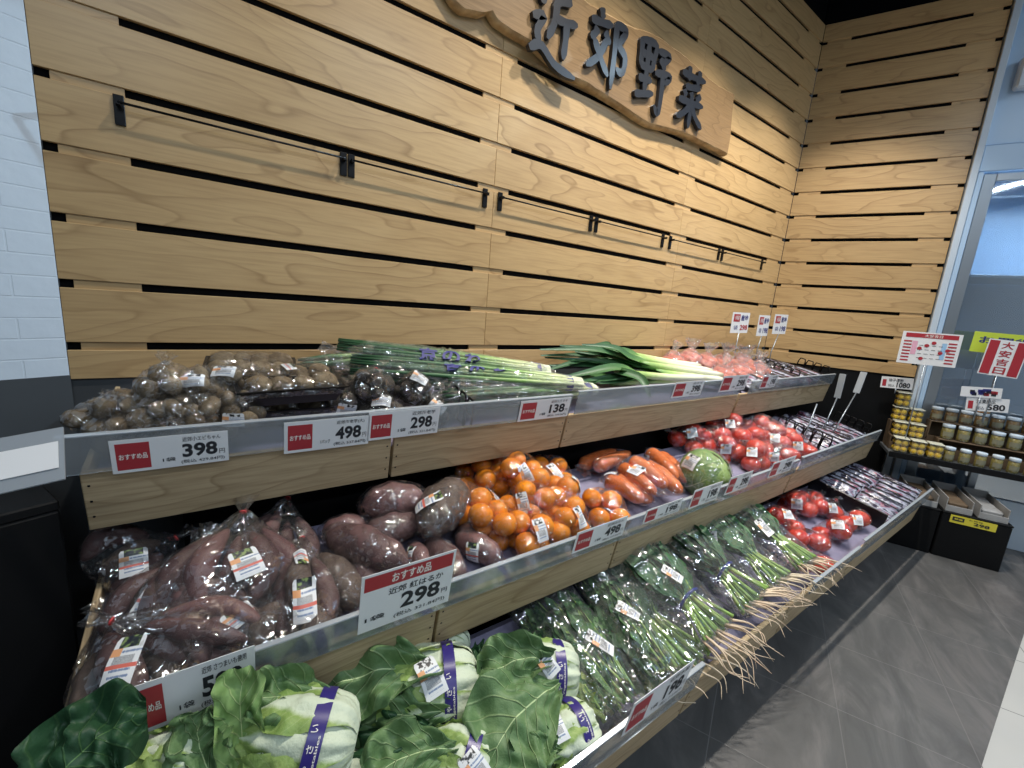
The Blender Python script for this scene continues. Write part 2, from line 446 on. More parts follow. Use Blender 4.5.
# leek and scallion: white shank to green leaf, v runs from root to tip
def mat_grad(name, stops, rough=0.4):
    t = NT(name); sx = t.n('SeparateXYZ', Vector=t.coord('UV'))
    n = t.noise(t.coord('Object', scale=(1, 1, 1)), 40, 3)
    f = t.math('ADD', sx.outputs[1], t.math('MULTIPLY', t.math('SUBTRACT', n, 0.5), 0.16))
    return t.surf(t.bsdf(t.ramp(f, [(p, srgb(*c)) for p, c in stops]), rough))
mat_grad('scallion', [(0.0, (228, 232, 206)), (0.14, (214, 226, 170)), (0.34, (128, 168, 84)), (0.6, (62, 106, 62)), (1.0, (44, 82, 56))])
mat_grad('leek_white', [(0.0, (214, 208, 180)), (0.1, (230, 230, 212)), (0.55, (222, 230, 186)), (0.8, (168, 196, 118)), (1.0, (104, 146, 78))])
mat_grad('leek_leaf', [(0.0, (120, 160, 84)), (0.25, (74, 116, 66)), (1.0, (46, 84, 56))])
mat_grad('cabbage_pale', [(0.0, (206, 216, 160)), (0.4, (150, 182, 88)), (1.0, (118, 158, 66))])

def mat_leaf(name, blade1, blade2, rib, ribw=0.055, white=None, side=9.0, bump=0.5, rough=0.5):
    # UV: u = -1..1 across (stored 0..1), v = 0 at the base .. 1 at the tip
    t = NT(name); sx = t.n('SeparateXYZ', Vector=t.coord('UV'))
    u = t.math('ABSOLUTE', t.math('SUBTRACT', t.math('MULTIPLY', sx.outputs[0], 2.0), 1.0)); v = sx.outputs[1]
    ob = t.coord('Object'); n = t.noise(ob, 34, 4, 0.6); n_b = t.noise(ob, 11, 2)
    c = t.mix(t.ramp(n, [(0.3, (0, 0, 0)), (0.7, (1, 1, 1))]), srgb(*blade1), srgb(*blade2))
    # side veins leave the midrib at a slant
    ph = t.math('ADD', t.math('MULTIPLY', t.math('SUBTRACT', v, t.math('MULTIPLY', u, 0.34)), side), t.math('MULTIPLY', n_b, 0.8))
    vein = t.math('ABSOLUTE', t.math('SUBTRACT', t.math('FRACT', ph), 0.5))
    vein = t.ramp(vein, [(0.0, (1, 1, 1)), (0.085, (0, 0, 0))])
    vein = t.math('MULTIPLY', vein, t.math('SUBTRACT', 1.0, t.math('MULTIPLY', u, 0.6)))
    c = t.mix(t.math('MULTIPLY', vein, 0.30 if white else 0.5), c, srgb(*rib))
    w = t.math('MULTIPLY', t.math('SUBTRACT', 1.05, v), ribw)
    r = t.math('SMOOTH_MIN', t.math('DIVIDE', u, t.math('MAXIMUM', w, 0.001)), 4.0, 0.1)
    c = t.mix(t.ramp(r, [(0.30, (1, 1, 1)), (0.42, (0, 0, 0))]), c, srgb(*rib))
    if white:
        # broad white stalk towards the base
        ww = t.math('MULTIPLY', t.math('POWER', t.math('SUBTRACT', 1.0, v, clamp=True), 1.3), white)
        k = t.math('ADD', t.math('SUBTRACT', u, ww), t.math('MULTIPLY', t.math('SUBTRACT', n, 0.5), 0.5))
        c = t.mix(t.ramp(k, [(0.0, (1, 1, 1)), (0.2, (0, 0, 0))]), c, srgb(208, 219, 194))
    h = t.math('ADD', t.math('MULTIPLY', n, 0.8), t.math('MULTIPLY', vein, 0.0 if white else 0.5))
    return t.surf(t.bsdf(c, rough, t.bump(h, bump, 0.006), spec=0.35))
mat_leaf('napa_head', (158, 180, 104), (124, 154, 82), (206, 220, 170), 0.05, white=1.0, bump=0.9)
mat_leaf('napa_leaf', (112, 140, 94), (84, 116, 74), (186, 206, 154), 0.075, side=7.0, bump=0.8)
mat_leaf('napa_leaf_dark', (46, 82, 52), (34, 66, 42), (92, 128, 76), 0.05, side=7.0)
mat_leaf('napa_leaf_pale', (140, 170, 104), (116, 150, 88), (206, 218, 160), 0.07, side=6.0)
mat_leaf('leaf_round', (50, 92, 60), (76, 120, 78), (122, 154, 100), 0.05, side=8.0, bump=0.4)

# dark pouches of packed greens: printed film, white label, much glint
t = NT('pouch_print'); vec = t.coord('UV')
oi = t.n('ObjectInfo').outputs['Random']
cmb = t.n('CombineXYZ', X=t.math('MULTIPLY', oi, 37.0), Y=t.math('MULTIPLY', oi, 11.0), Z=0.0)
vv = t.n('VectorMath', _operation='ADD', i0=vec, i1=cmb).outputs[0]
n = t.n('TexNoise', Vector=t.n('Mapping', Vector=vv, Scale=(2.4, 7, 1)).outputs[0], Scale=1.0, Detail=3.0).outputs[0]
n2 = t.n('TexNoise', Vector=t.n('Mapping', Vector=vv, Scale=(6, 15, 1)).outputs[0], Scale=1.0, Detail=2.0).outputs[0]
c = t.ramp(n, [(0.32, srgb(24, 20, 30)), (0.42, srgb(72, 68, 88)), (0.47, srgb(178, 182, 198)), (0.56, srgb(132, 130, 152)), (0.62, srgb(160, 92, 110)), (0.66, srgb(40, 36, 58))])
c = t.mix(t.ramp(n2, [(0.56, (0, 0, 0)), (0.62, (0.8, 0.8, 0.8))]), c, srgb(48, 42, 60))
sv = t.n('SeparateXYZ', Vector=vec).outputs[1]
c = t.mix(t.ramp(t.math('ABSOLUTE', t.math('SUBTRACT', sv, 0.5)), [(0.17, (0, 0, 0)), (0.22, (1, 1, 1))]), c, srgb(22, 19, 27))  # darkened top and bottom edges paint in the shaded gaps between pouches
nb = t.n('TexNoise', Vector=t.n('Mapping', Vector=vv, Scale=(8, 14, 1)).outputs[0], Scale=1.0, Detail=3.0).outputs[0]
t.surf(t.bsdf(c, 0.16, t.bump(nb, 0.8, 0.006), spec=0.7))
# ------------------------------------------------------------------ the setting
PITCH, Z0, ZB = 0.154, 1.0582, 0.974     # gap spacing, lowest gap, foot of the panelling
ROWS = 14
ZT = Z0 + PITCH * (ROWS - 0.3)
def planked(name, O, dx, nrm, spans, gaps, label_side):
    # boards on a black backing; spans = board lengths along the wall, gaps = open stretches between spacer blocks
    R = np.stack([dx, -nrm, V(0, 0, 1)], 1)
    mb = MB(); T = 0.012
    for k in range(-1, ROWS):
        z0 = ZB if k < 0 else Z0 + PITCH * k + 0.0102
        z1 = min(Z0 + PITCH * (k + 1) - 0.0102, ZT)
        for (a, b) in spans:
            box(mb, O + dx * (a + b) / 2 - nrm * 0 + V(0, 0, (z0 + z1) / 2) - nrm * (-0.0), (b - a - 0.0008, T, z1 - z0), R, 0, bev=0.0012)
        if k >= 0:
            zz = Z0 + PITCH * k
            for (a, b) in gaps:
                box(mb, O + dx * (a + b) / 2 - nrm * 0.005 + V(0, 0, zz - 0.0005), (b - a, T, 0.0210), R, 0)
    L0, L1 = spans[0][0], spans[-1][1]
    box(mb, O + dx * (L0 + L1) / 2 - nrm * 0.016 + V(0, 0, 1.7), (L1 - L0, 0.02, 3.4), R, 1)
    box(mb, O + dx * (L0 + L1) / 2 - nrm * 0.004 + V(0, 0, ZB / 2), (L1 - L0, 0.006, ZB), R, 2)
    return tag(mb.build(name, ['plank_wood', 'black_gap', 'grey_paint' if label_side == 'back' else 'black_board']), kind='structure')
CX = CORN[0]
e3 = at_y(768, 259.7, 0)[0]
planked('wall_back', V(0, 0.006, 0), EX, V(0, -1, 0), [(XL, 0.917), (0.917, 2.127), (2.127, CX)],
        [(XL + 0.026, -0.146), (0.848, 0.987), (2.055, 2.199), (e3, CX - 0.03)], 'back')
sB = [(on_b(760 + a / 3.879, b / 3.879) - CORN) @ DB for a, b in ((355, 150), (830, 58))]
planked('wall_right', CORN - NB * 0.006, DB, NB, [(0.002, 0.86)], [(0.03, sB[0]), (sB[1], 0.83)], 'right')
# left wall: white-painted brick over a grey dado
mb = MB(); dL = V(-math.sin(TH), -math.cos(TH), 0); nL = V(math.cos(TH), -math.sin(TH), 0)
OL = V(XL, 0, 0)
W_ = 2.4
def wq(z0, z1, off, m):
    P = [OL + nL * off + V(0, 0, z0), OL + dL * W_ + nL * off + V(0, 0, z0), OL + dL * W_ + nL * off + V(0, 0, z1), OL + nL * off + V(0, 0, z1)]
    mb.add(P, [(3, 2, 1, 0)], m, [(0, z0), (W_, z0), (W_, z1), (0, z1)], smooth=False)
wq(0.985, 3.4, 0, 0); wq(0, 0.985, 0.004, 1)
P = [OL + V(0, 0, 0.985), OL + dL * W_ + V(0, 0, 0.985), OL + dL * W_ + nL * 0.004 + V(0, 0, 0.985), OL + nL * 0.004 + V(0, 0, 0.985)]
mb.add(P, [(0, 1, 2, 3)], 1, smooth=False)
box(mb, OL + dL * W_ / 2 - nL * 0.06 + V(0, 0, 1.7), (W_, 0.1, 3.4), np.stack([dL, nL, V(0, 0, 1)], 1), 0)
tag(mb.build('wall_left', ['brick_white', 'grey_paint']), kind='structure')
# floor: dark slate in front of the shelves, pale tile in the aisle beyond
dG = V(math.sin(TH), math.cos(TH), 0); nG = V(math.cos(TH), -math.sin(TH), 0)
def floor_uv(P): return [((p @ dG) - 2.12 + 3.6, (p @ nG) - 2.11 + 3.52) for p in P]
def floor_quad(name, x0, x1, y0, y1, m, z=0.0):
    mb = MB(); P = [V(x0, y0, z), V(x1, y0, z), V(x1, y1, z), V(x0, y1, z)]
    Q = [p - V(0, 0, 0.05) for p in P]
    uv = floor_uv(P + Q)
    mb.add(P + Q, [(0, 1, 2, 3), (4, 7, 6, 5), (0, 4, 5, 1), (1, 5, 6, 2), (2, 6, 7, 3), (3, 7, 4, 0)], 0, uv, smooth=False)
    return tag(mb.build(name, [m]), kind='structure')
floor_quad('floor', -3.0, 6.5, -1.511, 0.3, 'floor_slate')
floor_quad('floor_aisle', -3.0, 6.5, -5.5, -1.511, 'floor_pale')
mb = MB(); box(mb, V(1.75, -5.55, 1.7), (9.5, 0.1, 3.4)); tag(mb.build('wall_store', ['store_wall']), kind='structure')
mb = MB(); box(mb, V(1.75, -2.6, 3.45), (9.5, 6.0, 0.1)); tag(mb.build('ceiling', ['ceiling_black']), kind='structure')

# ------------------------------------------------------------------ sign over the display
def wp(u, v, y=-0.04): p = at_y(u, v, y); return (p[0], p[2])
bot = [wp(*q) for q in [(454, 2), (463, 11), (472, 12), (481, 13), (490, 11), (497, 22), (507, 29), (520, 37), (535, 46), (548, 59), (562, 72), (575, 80), (590, 87), (604, 96), (618, 105), (634, 116), (650, 126), (668, 130), (690, 136), (703, 143), (714, 148), (728, 155)]]
right = [wp(731, 140), wp(733, 120), wp(735, 93)]
top = [wp(*q) for q in [(720, 85), (706, 73), (692, 60), (680, 50), (664, 38), (650, 30), (636, 26), (622, 20), (606, 10), (590, 1)]]
x0, z0 = bot[0]; xt, zt = top[-1]
top += [(xt - 0.12, zt + 0.015), (xt - 0.25, zt + 0.0), (xt - 0.38, zt + 0.022), (xt - 0.52, zt + 0.01), (x0 + 0.05, zt + 0.03), (x0 - 0.02, zt - 0.03), (x0 - 0.06, zt - 0.12), (x0 - 0.03, (zt + z0) / 2), (x0 - 0.06, z0 + 0.05)]
def dense(L, n=4):
    out = []
    for i in range(len(L) - 1):
        for k in range(n):
            t = k / n; p = np.array(L[i]) * (1 - t) + np.array(L[i + 1]) * t
            out.append(p)
    return out + [np.array(L[-1])]
ring = np.array(dense(bot, 3)[:-1] + dense([bot[-1]] + right, 3)[:-1] + dense([right[-1]] + top, 3))
for i in range(len(ring)):
    ring[i] += 0.004 * V(n3((ring[i][0], ring[i][1], 0), 22, 3.0), n3((ring[i][0], ring[i][1], 5), 22, 1.0))
cen = ring.mean(0)
sg = thing('wooden_sign', 'long live-edge wooden signboard with black carved characters high on the plank wall', 'sign', (cen[0], -0.006, cen[1]))
Y_F, Y_B = -0.034, 0.0
mb = MB(); n = len(ring)
r_in = np.array([p + 0.012 * unit(cen * V(1, 1) * 0 + (V(p[0], cen[1]) - p) + 0.15 * (cen - p)) for p in ring])
L = lambda P, y: np.array([(p[0] - cen[0], y, p[1] - cen[1]) for p in P])
rings = np.vstack([L(ring, Y_B), L(ring * 1.0, Y_F * 0.45), L(ring - 0.25 * (ring - r_in), Y_F * 0.8), L(r_in, Y_F)])
mb.add(rings, [f for f in grid_faces(n, 4, True)], 1)
face = L(r_in, Y_F); nseg = n
mb.add(face, [tuple(range(n))], 0, [(p[0] * 1.0, p[2] * 1.0) for p in face], smooth=False)
o = mb.build('board', ['sign_wood', 'sign_bark'], sg)
# brush-drawn characters, raised
BRUSH = {'近': [[(.80,.97),(.62,.91),(.46,.86)], [(.50,.90),(.48,.62),(.36,.36)], [(.50,.66),(.72,.68),(.96,.73)], [(.73,.68),(.73,.45),(.71,.20)], [(.10,.92),(.20,.85),(.25,.75)], [(.04,.55),(.26,.60),(.15,.40),(.22,.24)], [(.02,.14),(.24,.24),(.55,.08),(1.0,.03)]],
 '郊': [[(.26,1.0),(.31,.86)], [(.03,.77),(.30,.80),(.57,.85)], [(.20,.70),(.15,.6),(.05,.52)], [(.38,.70),(.45,.65),(.52,.55)], [(.44,.60),(.28,.32),(.0,.10)], [(.14,.52),(.34,.30),(.56,.10)], [(.66,.92),(.67,.5),(.66,-.06)], [(.64,.90),(.92,.88),(.74,.62)], [(.74,.62),(.96,.50),(.92,.26),(.74,.28)]],
 '野': [[(.06,.97),(.07,.75),(.09,.54)], [(.06,.95),(.48,.98),(.46,.74),(.44,.55)], [(.08,.75),(.45,.77)], [(.08,.56),(.45,.57)], [(.27,.95),(.27,.5),(.27,.14)], [(.06,.36),(.46,.40)], [(.0,.08),(.25,.14),(.55,.22)], [(.56,.92),(.92,.93),(.70,.74)], [(.64,.82),(.82,.68)], [(.52,.56),(1.0,.63),(.86,.46)], [(.77,.60),(.79,.3),(.76,-.05),(.60,.05)]],
 '菜': [[(.05,.84),(.5,.86),(.95,.90)], [(.30,1.0),(.33,.76)], [(.70,1.02),(.64,.76)], [(.78,.74),(.45,.67),(.22,.64)], [(.20,.58),(.28,.47)], [(.46,.59),(.52,.48)], [(.82,.62),(.68,.47)], [(.03,.38),(.5,.41),(.97,.45)], [(.50,.54),(.51,.25),(.50,-.04)], [(.48,.38),(.30,.20),(.02,.06)], [(.52,.38),(.72,.2),(1.02,.06)]]}
for ch, (a, b, c, d), (cw, chh) in (('近', (526, -2, 582, 66), (0.235, 0.26)), ('郊', (586, 14, 628, 84), (0.225, 0.25)), ('野', (633, 44, 672, 109), (0.225, 0.25)), ('菜', (677, 70, 704, 127), (0.215, 0.25))):
    pc = at_y((a + c) / 2, (b + d) / 2, -0.05); mb = MB()
    for si, st_ in enumerate(BRUSH[ch]):
        n_ = 12; P = spline([(x, y, 0) for x, y in st_], n_)[:, :2] - 0.5; P = P * np.array([cw, chh]); g = np.gradient(P, axis=0); g /= np.linalg.norm(g, axis=1)[:, None] + 1e-9
        wd = np.interp(np.linspace(0, 1, n_), [0, .12, .5, .85, 1], [.6, 1.1, .85, 1.0, .35]) * 0.0155; nn = np.stack([-g[:, 1], g[:, 0]], 1)
        F_ = [np.stack([q[:, 0], np.full(n_, y), q[:, 1]], 1) for y in (-0.017 - 0.0002 * si, 0.0) for q in (P + nn * wd[:, None], P - nn * wd[:, None])]
        fs = []
        for i in range(n_ - 1): fs += [(i, i + 1, n_ + i + 1, n_ + i), (2 * n_ + i, 2 * n_ + i + 1, i + 1, i), (n_ + i, n_ + i + 1, 3 * n_ + i + 1, 3 * n_ + i)]
        fs += [(0, n_, 3 * n_, 2 * n_), (n_ - 1, 3 * n_ - 1, 4 * n_ - 1, 2 * n_ - 1)]
        mb.add(np.vstack(F_), fs, 0, smooth=False)
    mb.build('character', ['letter_black'], sg, (pc[0] - cen[0], Y_F, pc[2] - cen[1]))

# ------------------------------------------------------------------ hanging rails on the wall
ZR = Z0 + PITCH * 4 - 0.043
rl = [((119, 110), (344, 162)), ((352, 163), (486, 198)), ((501, 202), (592, 224)), ((597.5, 225), (664, 240)), ((671.5, 242), (720, 254)), ((723.5, 255), (763, 264))]
rnames = ['black wall rail nearest the white brick wall', 'second black wall rail counted from the white brick wall', 'third black wall rail counted from the white brick wall',
          'fourth black wall rail from the brick wall, below the sign', 'second black wall rail counted from the plank corner', 'black wall rail nearest the plank corner']
for i, (a, b) in enumerate(rl):
    xa, xb = at_y(*a, -0.012)[0], at_y(*b, -0.012)[0]
    t = thing('wall_rail', rnames[i], 'rail', ((xa + xb) / 2, -0.001, ZR), 'rails on the plank wall'); h = (xb - xa) / 2
    for s in (-1, 1):
        mb = MB(); box(mb, (s * h, -0.003, 0), (0.020, 0.006, 0.068), bev=0.001)
        box(mb, (s * h, -0.016, 0.012), (0.008, 0.024, 0.01)); 
        for q in (-0.022, 0.026): lathe(mb, [(0, -0.0012), (0.0035, -0.0008), (0.004, 0)], (s * h, -0.006, q), 8, 0, rotx(PI / 2))
        mb.build('bracket', ['black_metal'], t)
    mb = MB(); tube(mb, [(-h, -0.026, 0.012), (0, -0.026, 0.0115), (h, -0.026, 0.012)], 0.0030, 8); mb.build('rod', ['black_metal'], t)

# ------------------------------------------------------------------ display stand and its wooden trays
st = thing('display_stand', 'black stepped shelf stand that carries the three tiers of wooden trays', 'shelf stand', (1.6, -0.5, 0))
mb = MB(); box(mb, (-0.02, -0.22, 0.08), (3.36, 0.40, 0.16)); mb.build('plinth', ['black_board'], st)
mb = MB(); box(mb, (-0.0, 0.10, 0.24), (3.36, 0.30, 0.48)); mb.build('riser', ['black_board'], st)
mb = MB(); box(mb, (-0.0, 0.30, 0.40), (3.36, 0.12, 0.74)); mb.build('riser', ['black_board'], st)
BH, BT = 0.128, 0.014
def tray(tier, x0, x1, dep, label, group):
    O = tl(tier, (x0 + x1) / 2, 0, -BH)
    t = thing('wooden_tray', label, 'tray', O, group); w = x1 - x0
    R = np.stack([EX, EV, EW], 1)
    def bx(name, c, s, m='crate_wood', bev=0.0015):
        mb = MB(); cc = EX * c[0] + EV * c[1] + EW * c[2]; box(mb, cc, s, R, 0, bev=bev)
        if name == 'front_board':
            for sx in (-1, 1):
                for q in (0.03, 0.065, 0.1): lathe(mb, [(0, 0.0008), (0.0022, 0.0006), (0.0026, 0)], EX * (sx * (w / 2 - 0.012)) + EV * 0.0 + EW * q, 6, 1, R @ rotx(PI / 2))
        return mb.build(name, [m, 'black_metal'], t)
    bx('front_board', (0, BT / 2, BH / 2), (w - 0.004, BT, BH))
    for s in (-1, 1):
        end = (s < 0 and x0 < 0) or (s > 0 and x1 > 3.2); hh = BH if end else BH + MATW[tier] - 0.006
        bx('side_board', (s * (w / 2 - 0.007), BT + (dep - BT) / 2, hh / 2), (0.010, dep - BT - 0.001, hh))
    bx('base_board', (0, BT + (dep - BT) / 2, 0.006), (w - 0.026, dep - BT - 0.002, 0.012))
    o = bx('liner_mat', ((0.012 if x0 < 0 else 0) - (0.012 if x1 > 3.2 else 0), BT + (dep - BT) / 2, BH + MATW[tier] - 0.003), (w - 0.001, dep - BT - 0.003, 0.004), 'mat_lilac', bev=0); o['label'] = 'lilac liner mat'
    return t
DEP = {'top': 0.43, 'mid': 0.40, 'bot': 0.40}
XB = {'top': [(-0.215, 0.378), (0.382, 0.998), (1.002, 2.172), (2.19, 3.385)],
      'mid': [(-0.215, 0.385), (0.389, 0.985), (0.989, 2.2), (2.215, 3.39)],
      'bot': [(-0.21, 0.385), (0.389, 0.998), (1.002, 1.572), (1.576, 2.185), (2.195, 3.36)]}
TLAB = {'top': ['top-tier wooden tray that holds the bagged small taro', 'top-tier wooden tray below the bagged scallions', 'long top-tier wooden tray below the loose leeks', 'top-tier wooden tray in the plank corner, holding dark pouches'],
        'mid': ['middle-tier wooden tray of slim sweet potato bags', 'middle-tier wooden tray of fat sweet potatoes and mandarins', 'long middle-tier wooden tray of carrots, cabbage and tomatoes', 'middle-tier wooden tray of dark pouches'],
        'bot': ['bottom-tier wooden tray under the dark cabbage leaf', 'bottom-tier wooden tray of napa cabbages', 'bottom-tier wooden tray under the first spinach bags', 'bottom-tier wooden tray under the spinach roots and loose tomato packs', 'bottom-tier wooden tray of dark pouches at the far end']}
for k in XB:
    for (a, b), lab in zip(XB[k], TLAB[k]): tray(k, a, b, DEP[k], lab, 'wooden trays on the %s tier' % {'top': 'top', 'mid': 'middle', 'bot': 'bottom'}[k])

# clear price rails along the tray fronts
RV = -0.009
def rail(tier, x0, x1, w0, w1, label):
    t = thing('price_rail', label, 'price rail', tl(tier, (x0 + x1) / 2, RV, 0), 'clear price rails'); w = x1 - x0
    R = np.stack([EX, EV, EW], 1)
    mb = MB(); box(mb, EW * (w0 + w1) / 2, (w, 0.0028, w1 - w0), R, bev=0.0006); mb.build('plate', ['acrylic'], t)
    mb = MB(); box(mb, EW * w1 + EV * 0.004, (w, 0.011, 0.004), R, bev=0.001); mb.build('top_lip', ['acrylic_edge'], t)
rail('top', -0.235, 0.995, 0.004, 0.082, 'clear price rail before the taro and scallions on the top tier')
rail('top', 1.02, 2.14, 0.006, 0.092, 'clear price rail before the loose leeks on the top tier')
rail('top', 2.24, 3.37, 0.002, 0.072, 'clear price rail before the dark pouches on the top tier')
rail('mid', -0.20, 2.195, -0.004, 0.066, 'long clear price rail of the middle tier')
rail('mid', 2.225, 3.385, 0.0, 0.072, 'clear price rail before the dark pouches on the middle tier')
rail('bot', -0.2, 0.99, 0.004, 0.088, 'clear price rail before the napa cabbages on the bottom tier')
rail('bot', 1.70, 2.18, 0.012, 0.062, 'short clear price rail before the loose tomato packs on the bottom tier')
rail('bot', 2.2, 3.36, 0.002, 0.088, 'clear price rail before the dark pouches on the bottom tier')

# price cards slid into the rails
def card(tier, lt, rb, title, price, tax, unit_, label, style='side', small=False):
    n = EV; p0 = tl(tier, 0, RV - 0.004, 0)
    A = on_plane(*lt, p0, n); B = on_plane(*rb, p0, n)
    x0, x1 = A[0], B[0]; w1 = (A - TRAY[tier]) @ EW; w0 = (B - TRAY[tier]) @ EW
    W, H = x1 - x0, w1 - w0
    c = tl(tier, x0, RV - 0.004, w0)
    mb = MB(); O = V(0, 0, 0)
    slab(mb, O, EX, EW, W, H, 0.001, 0)
    if style == 'side':
        rw = min(0.27 * W, 0.85 * H * 1.1) if not small else 0.32 * W
        rect(mb, O, EX, EW, 0.04 * W, 0.09 * H, rw, 0.80 * H, 1, 0.0004)
        put_text(mb, 'おすすめ品', O, EX, EW, 0.04 * W + rw * 0.08, 0.40 * H, rw * 0.84, 0.17 * H, 3, 0.0009, 0.02)
        xr = 0.04 * W + rw
        put_text(mb, title, O, EX, EW, xr + (0.97 * W - xr) * 0.42, 0.78 * H, (0.97 * W - xr) * 0.52, 0.14 * H, 2, 0.0007, 0.008)
        px = xr + (W - xr) * 0.39; pw = (W - xr) * 0.46
        put_text(mb, price, O, EX, EW, px, 0.27 * H, pw, 0.44 * H, 2, 0.0007, 0.035)
        put_text(mb, '円', O, EX, EW, px + pw * 1.05, 0.28 * H, pw * 0.17, 0.16 * H, 2, 0.0007)
        put_text(mb, '(税込 ' + tax + '円)', O, EX, EW, px - pw * 0.05, 0.07 * H, pw * 1.25, 0.13 * H, 2, 0.0007, 0.006)
        put_text(mb, '本体価格', O, EX, EW, px - pw * 0.16, 0.28 * H, pw * 0.05, 0.34 * H, 2, 0.0007) if False else None
        put_text(mb, unit_, O, EX, EW, xr + (W - xr) * 0.14, 0.20 * H, (W - xr) * 0.16, 0.13 * H, 2, 0.0007, 0.01)
    else:
        rect(mb, O, EX, EW, 0.03 * W, 0.72 * H, 0.94 * W, 0.24 * H, 1, 0.0004)
        put_text(mb, 'おすすめ品', O, EX, EW, 0.30 * W, 0.76 * H, 0.42 * W, 0.16 * H, 3, 0.0009, 0.02)
        put_text(mb, title, O, EX, EW, 0.28 * W, 0.545 * H, 0.60 * W, 0.12 * H, 2, 0.0007, 0.012)
        put_text(mb, price, O, EX, EW, 0.42 * W, 0.22 * H, 0.44 * W, 0.29 * H, 2, 0.0007, 0.03)
        put_text(mb, '円', O, EX, EW, 0.885 * W, 0.24 * H, 0.07 * W, 0.085 * H, 2, 0.0007, 0.01)
        put_text(mb, '(税込 ' + tax + '円)', O, EX, EW, 0.36 * W, 0.07 * H, 0.58 * W, 0.09 * H, 2, 0.0007, 0.006)
        put_text(mb, unit_, O, EX, EW, 0.06 * W, 0.17 * H, 0.2 * W, 0.09 * H, 2, 0.0007, 0.014)
    o = mb.build('price_card', ['card_white', 'card_red', 'ink', 'text_white'], None, c)
    return tag(o, label, 'price card', 'price cards in the rails')
card('top', (108, 441.5), (229, 460), '近郊小エビちゃん', '398', '429.84', '1袋', 'white 398 yen price card with red square below the bagged small taro')
card('top', (284, 423), (368, 443.5), '近郊海老芋(大)', '498', '537.84', '1パック', 'white 498 yen price card below the black taro trays')
card('top', (369, 413), (437, 432.5), '近郊海老芋', '298', '321.84', '1袋', 'white 298 yen price card below the dark taro bags')
card('top', (521.5, 401.5), (567, 416), '近郊九条ネギ', '138', '149.04', '1袋', 'white 138 yen price card below the bagged scallions')
card('top', (676, 382.5), (700, 395), '白ネギ', '398', '429.84', '1束', 'small white 398 yen price card below the leek shanks', small=True)
card('top', (724, 376.5), (744, 389.5), '金時人参', '298', '321.84', '1袋', 'small white 298 yen price card below the orange root bags', small=True)
card('top', (764, 376), (774, 387), '水菜', '198', '213.84', '1袋', 'tiny price card by the end of the top-tier far rail', small=True)
card('mid', (112, 694.5), (256, 689.5), '近郊 さつまいも徳用', '598', '645.84', '1袋', 'wide white price card half hidden behind the upright cabbage leaf')
card('mid', (362, 578), (448, 601), '近郊 紅はるか', '298', '321.84', '1袋', 'tall 298 yen price card with dark red header at the sweet potatoes', 'head')
card('mid', (577.5, 533), (622, 535), '近郊みかん', '498', '537.84', '1袋', 'white 498 yen price card below the mandarin bags')
card('mid', (647, 510.5), (678.5, 511), '近郊人参', '198', '213.84', '1袋', 'white 198 yen price card below the bagged carrots')
card('mid', (695, 490.5), (716, 499), '近郊キャベツ', '198', '213.84', '1玉', 'white 198 yen price card below the round cabbage')
card('mid', (731, 478), (746.5, 487), '近郊トマト', '298', '321.84', '1袋', 'white 298 yen price card below the first tomato bags')
card('mid', (774, 463), (790, 470), '近郊トマト', '298', '321.84', '1袋', 'white price card at the end of the long middle rail')
card('bot', (634.5, 704), (681.5, 690), '近郊水菜', '198', '213.84', '1袋', 'white 198 yen price card below the bagged greens on the bottom tier')

# ------------------------------------------------------------------ black fixture and clear card holder at the left edge
RL_ = np.stack([dL, nL, V(0, 0, 1)], 1); cc = OL + dL * 0.72 + nL * 0.205
t = thing('side_cabinet', 'black cabinet standing against the grey dado beside the trays', 'cabinet', cc)
mb = MB(); box(mb, (0, 0, 0.40), (1.2, 0.39, 0.80), RL_, bev=0.004); mb.build('body', ['black_board'], t)
mb = MB(); box(mb, (0, 0, 0.8105), (1.2, 0.39, 0.02), RL_, bev=0.003); mb.build('top_board', ['black_board'], t)
A, B, C_, D_ = at_y(-70, 446, -0.60), at_y(50, 425, -0.60), at_y(63, 470, -0.67), at_y(-60, 507, -0.67)
ex = unit(B - A); ey = unit((A - D_) - ex * ((A - D_) @ ex)); W = np.linalg.norm(B - A); H = np.linalg.norm(B - C_)
t = thing('card_holder', 'clear plastic card holder with blank white card at the edge of the top tier', 'card holder', D_)
mb = MB(); slab(mb, V(0, 0, 0), ex, ey, W, H, 0.003); mb.build('plate', ['acrylic_edge'], t)
mb = MB(); slab(mb, ex * 0.02 + ey * H * 0.22 + np.cross(ex, ey) * 0.002, ex, ey, W * 0.78, H * 0.5, 0.0008); mb.build('blank_card', ['card_white'], t)
mb = MB(); q = ex * W * 0.08 + ey * H * 0.3 - np.cross(ex, ey) * 0.004; zz = 0.822 - (D_ + q)[2]
tube(mb, [q, q + V(0, 0, zz * 0.5), q + V(0, 0, zz)], 0.004, 8); mb.build('stem', ['grey_metal'], t)

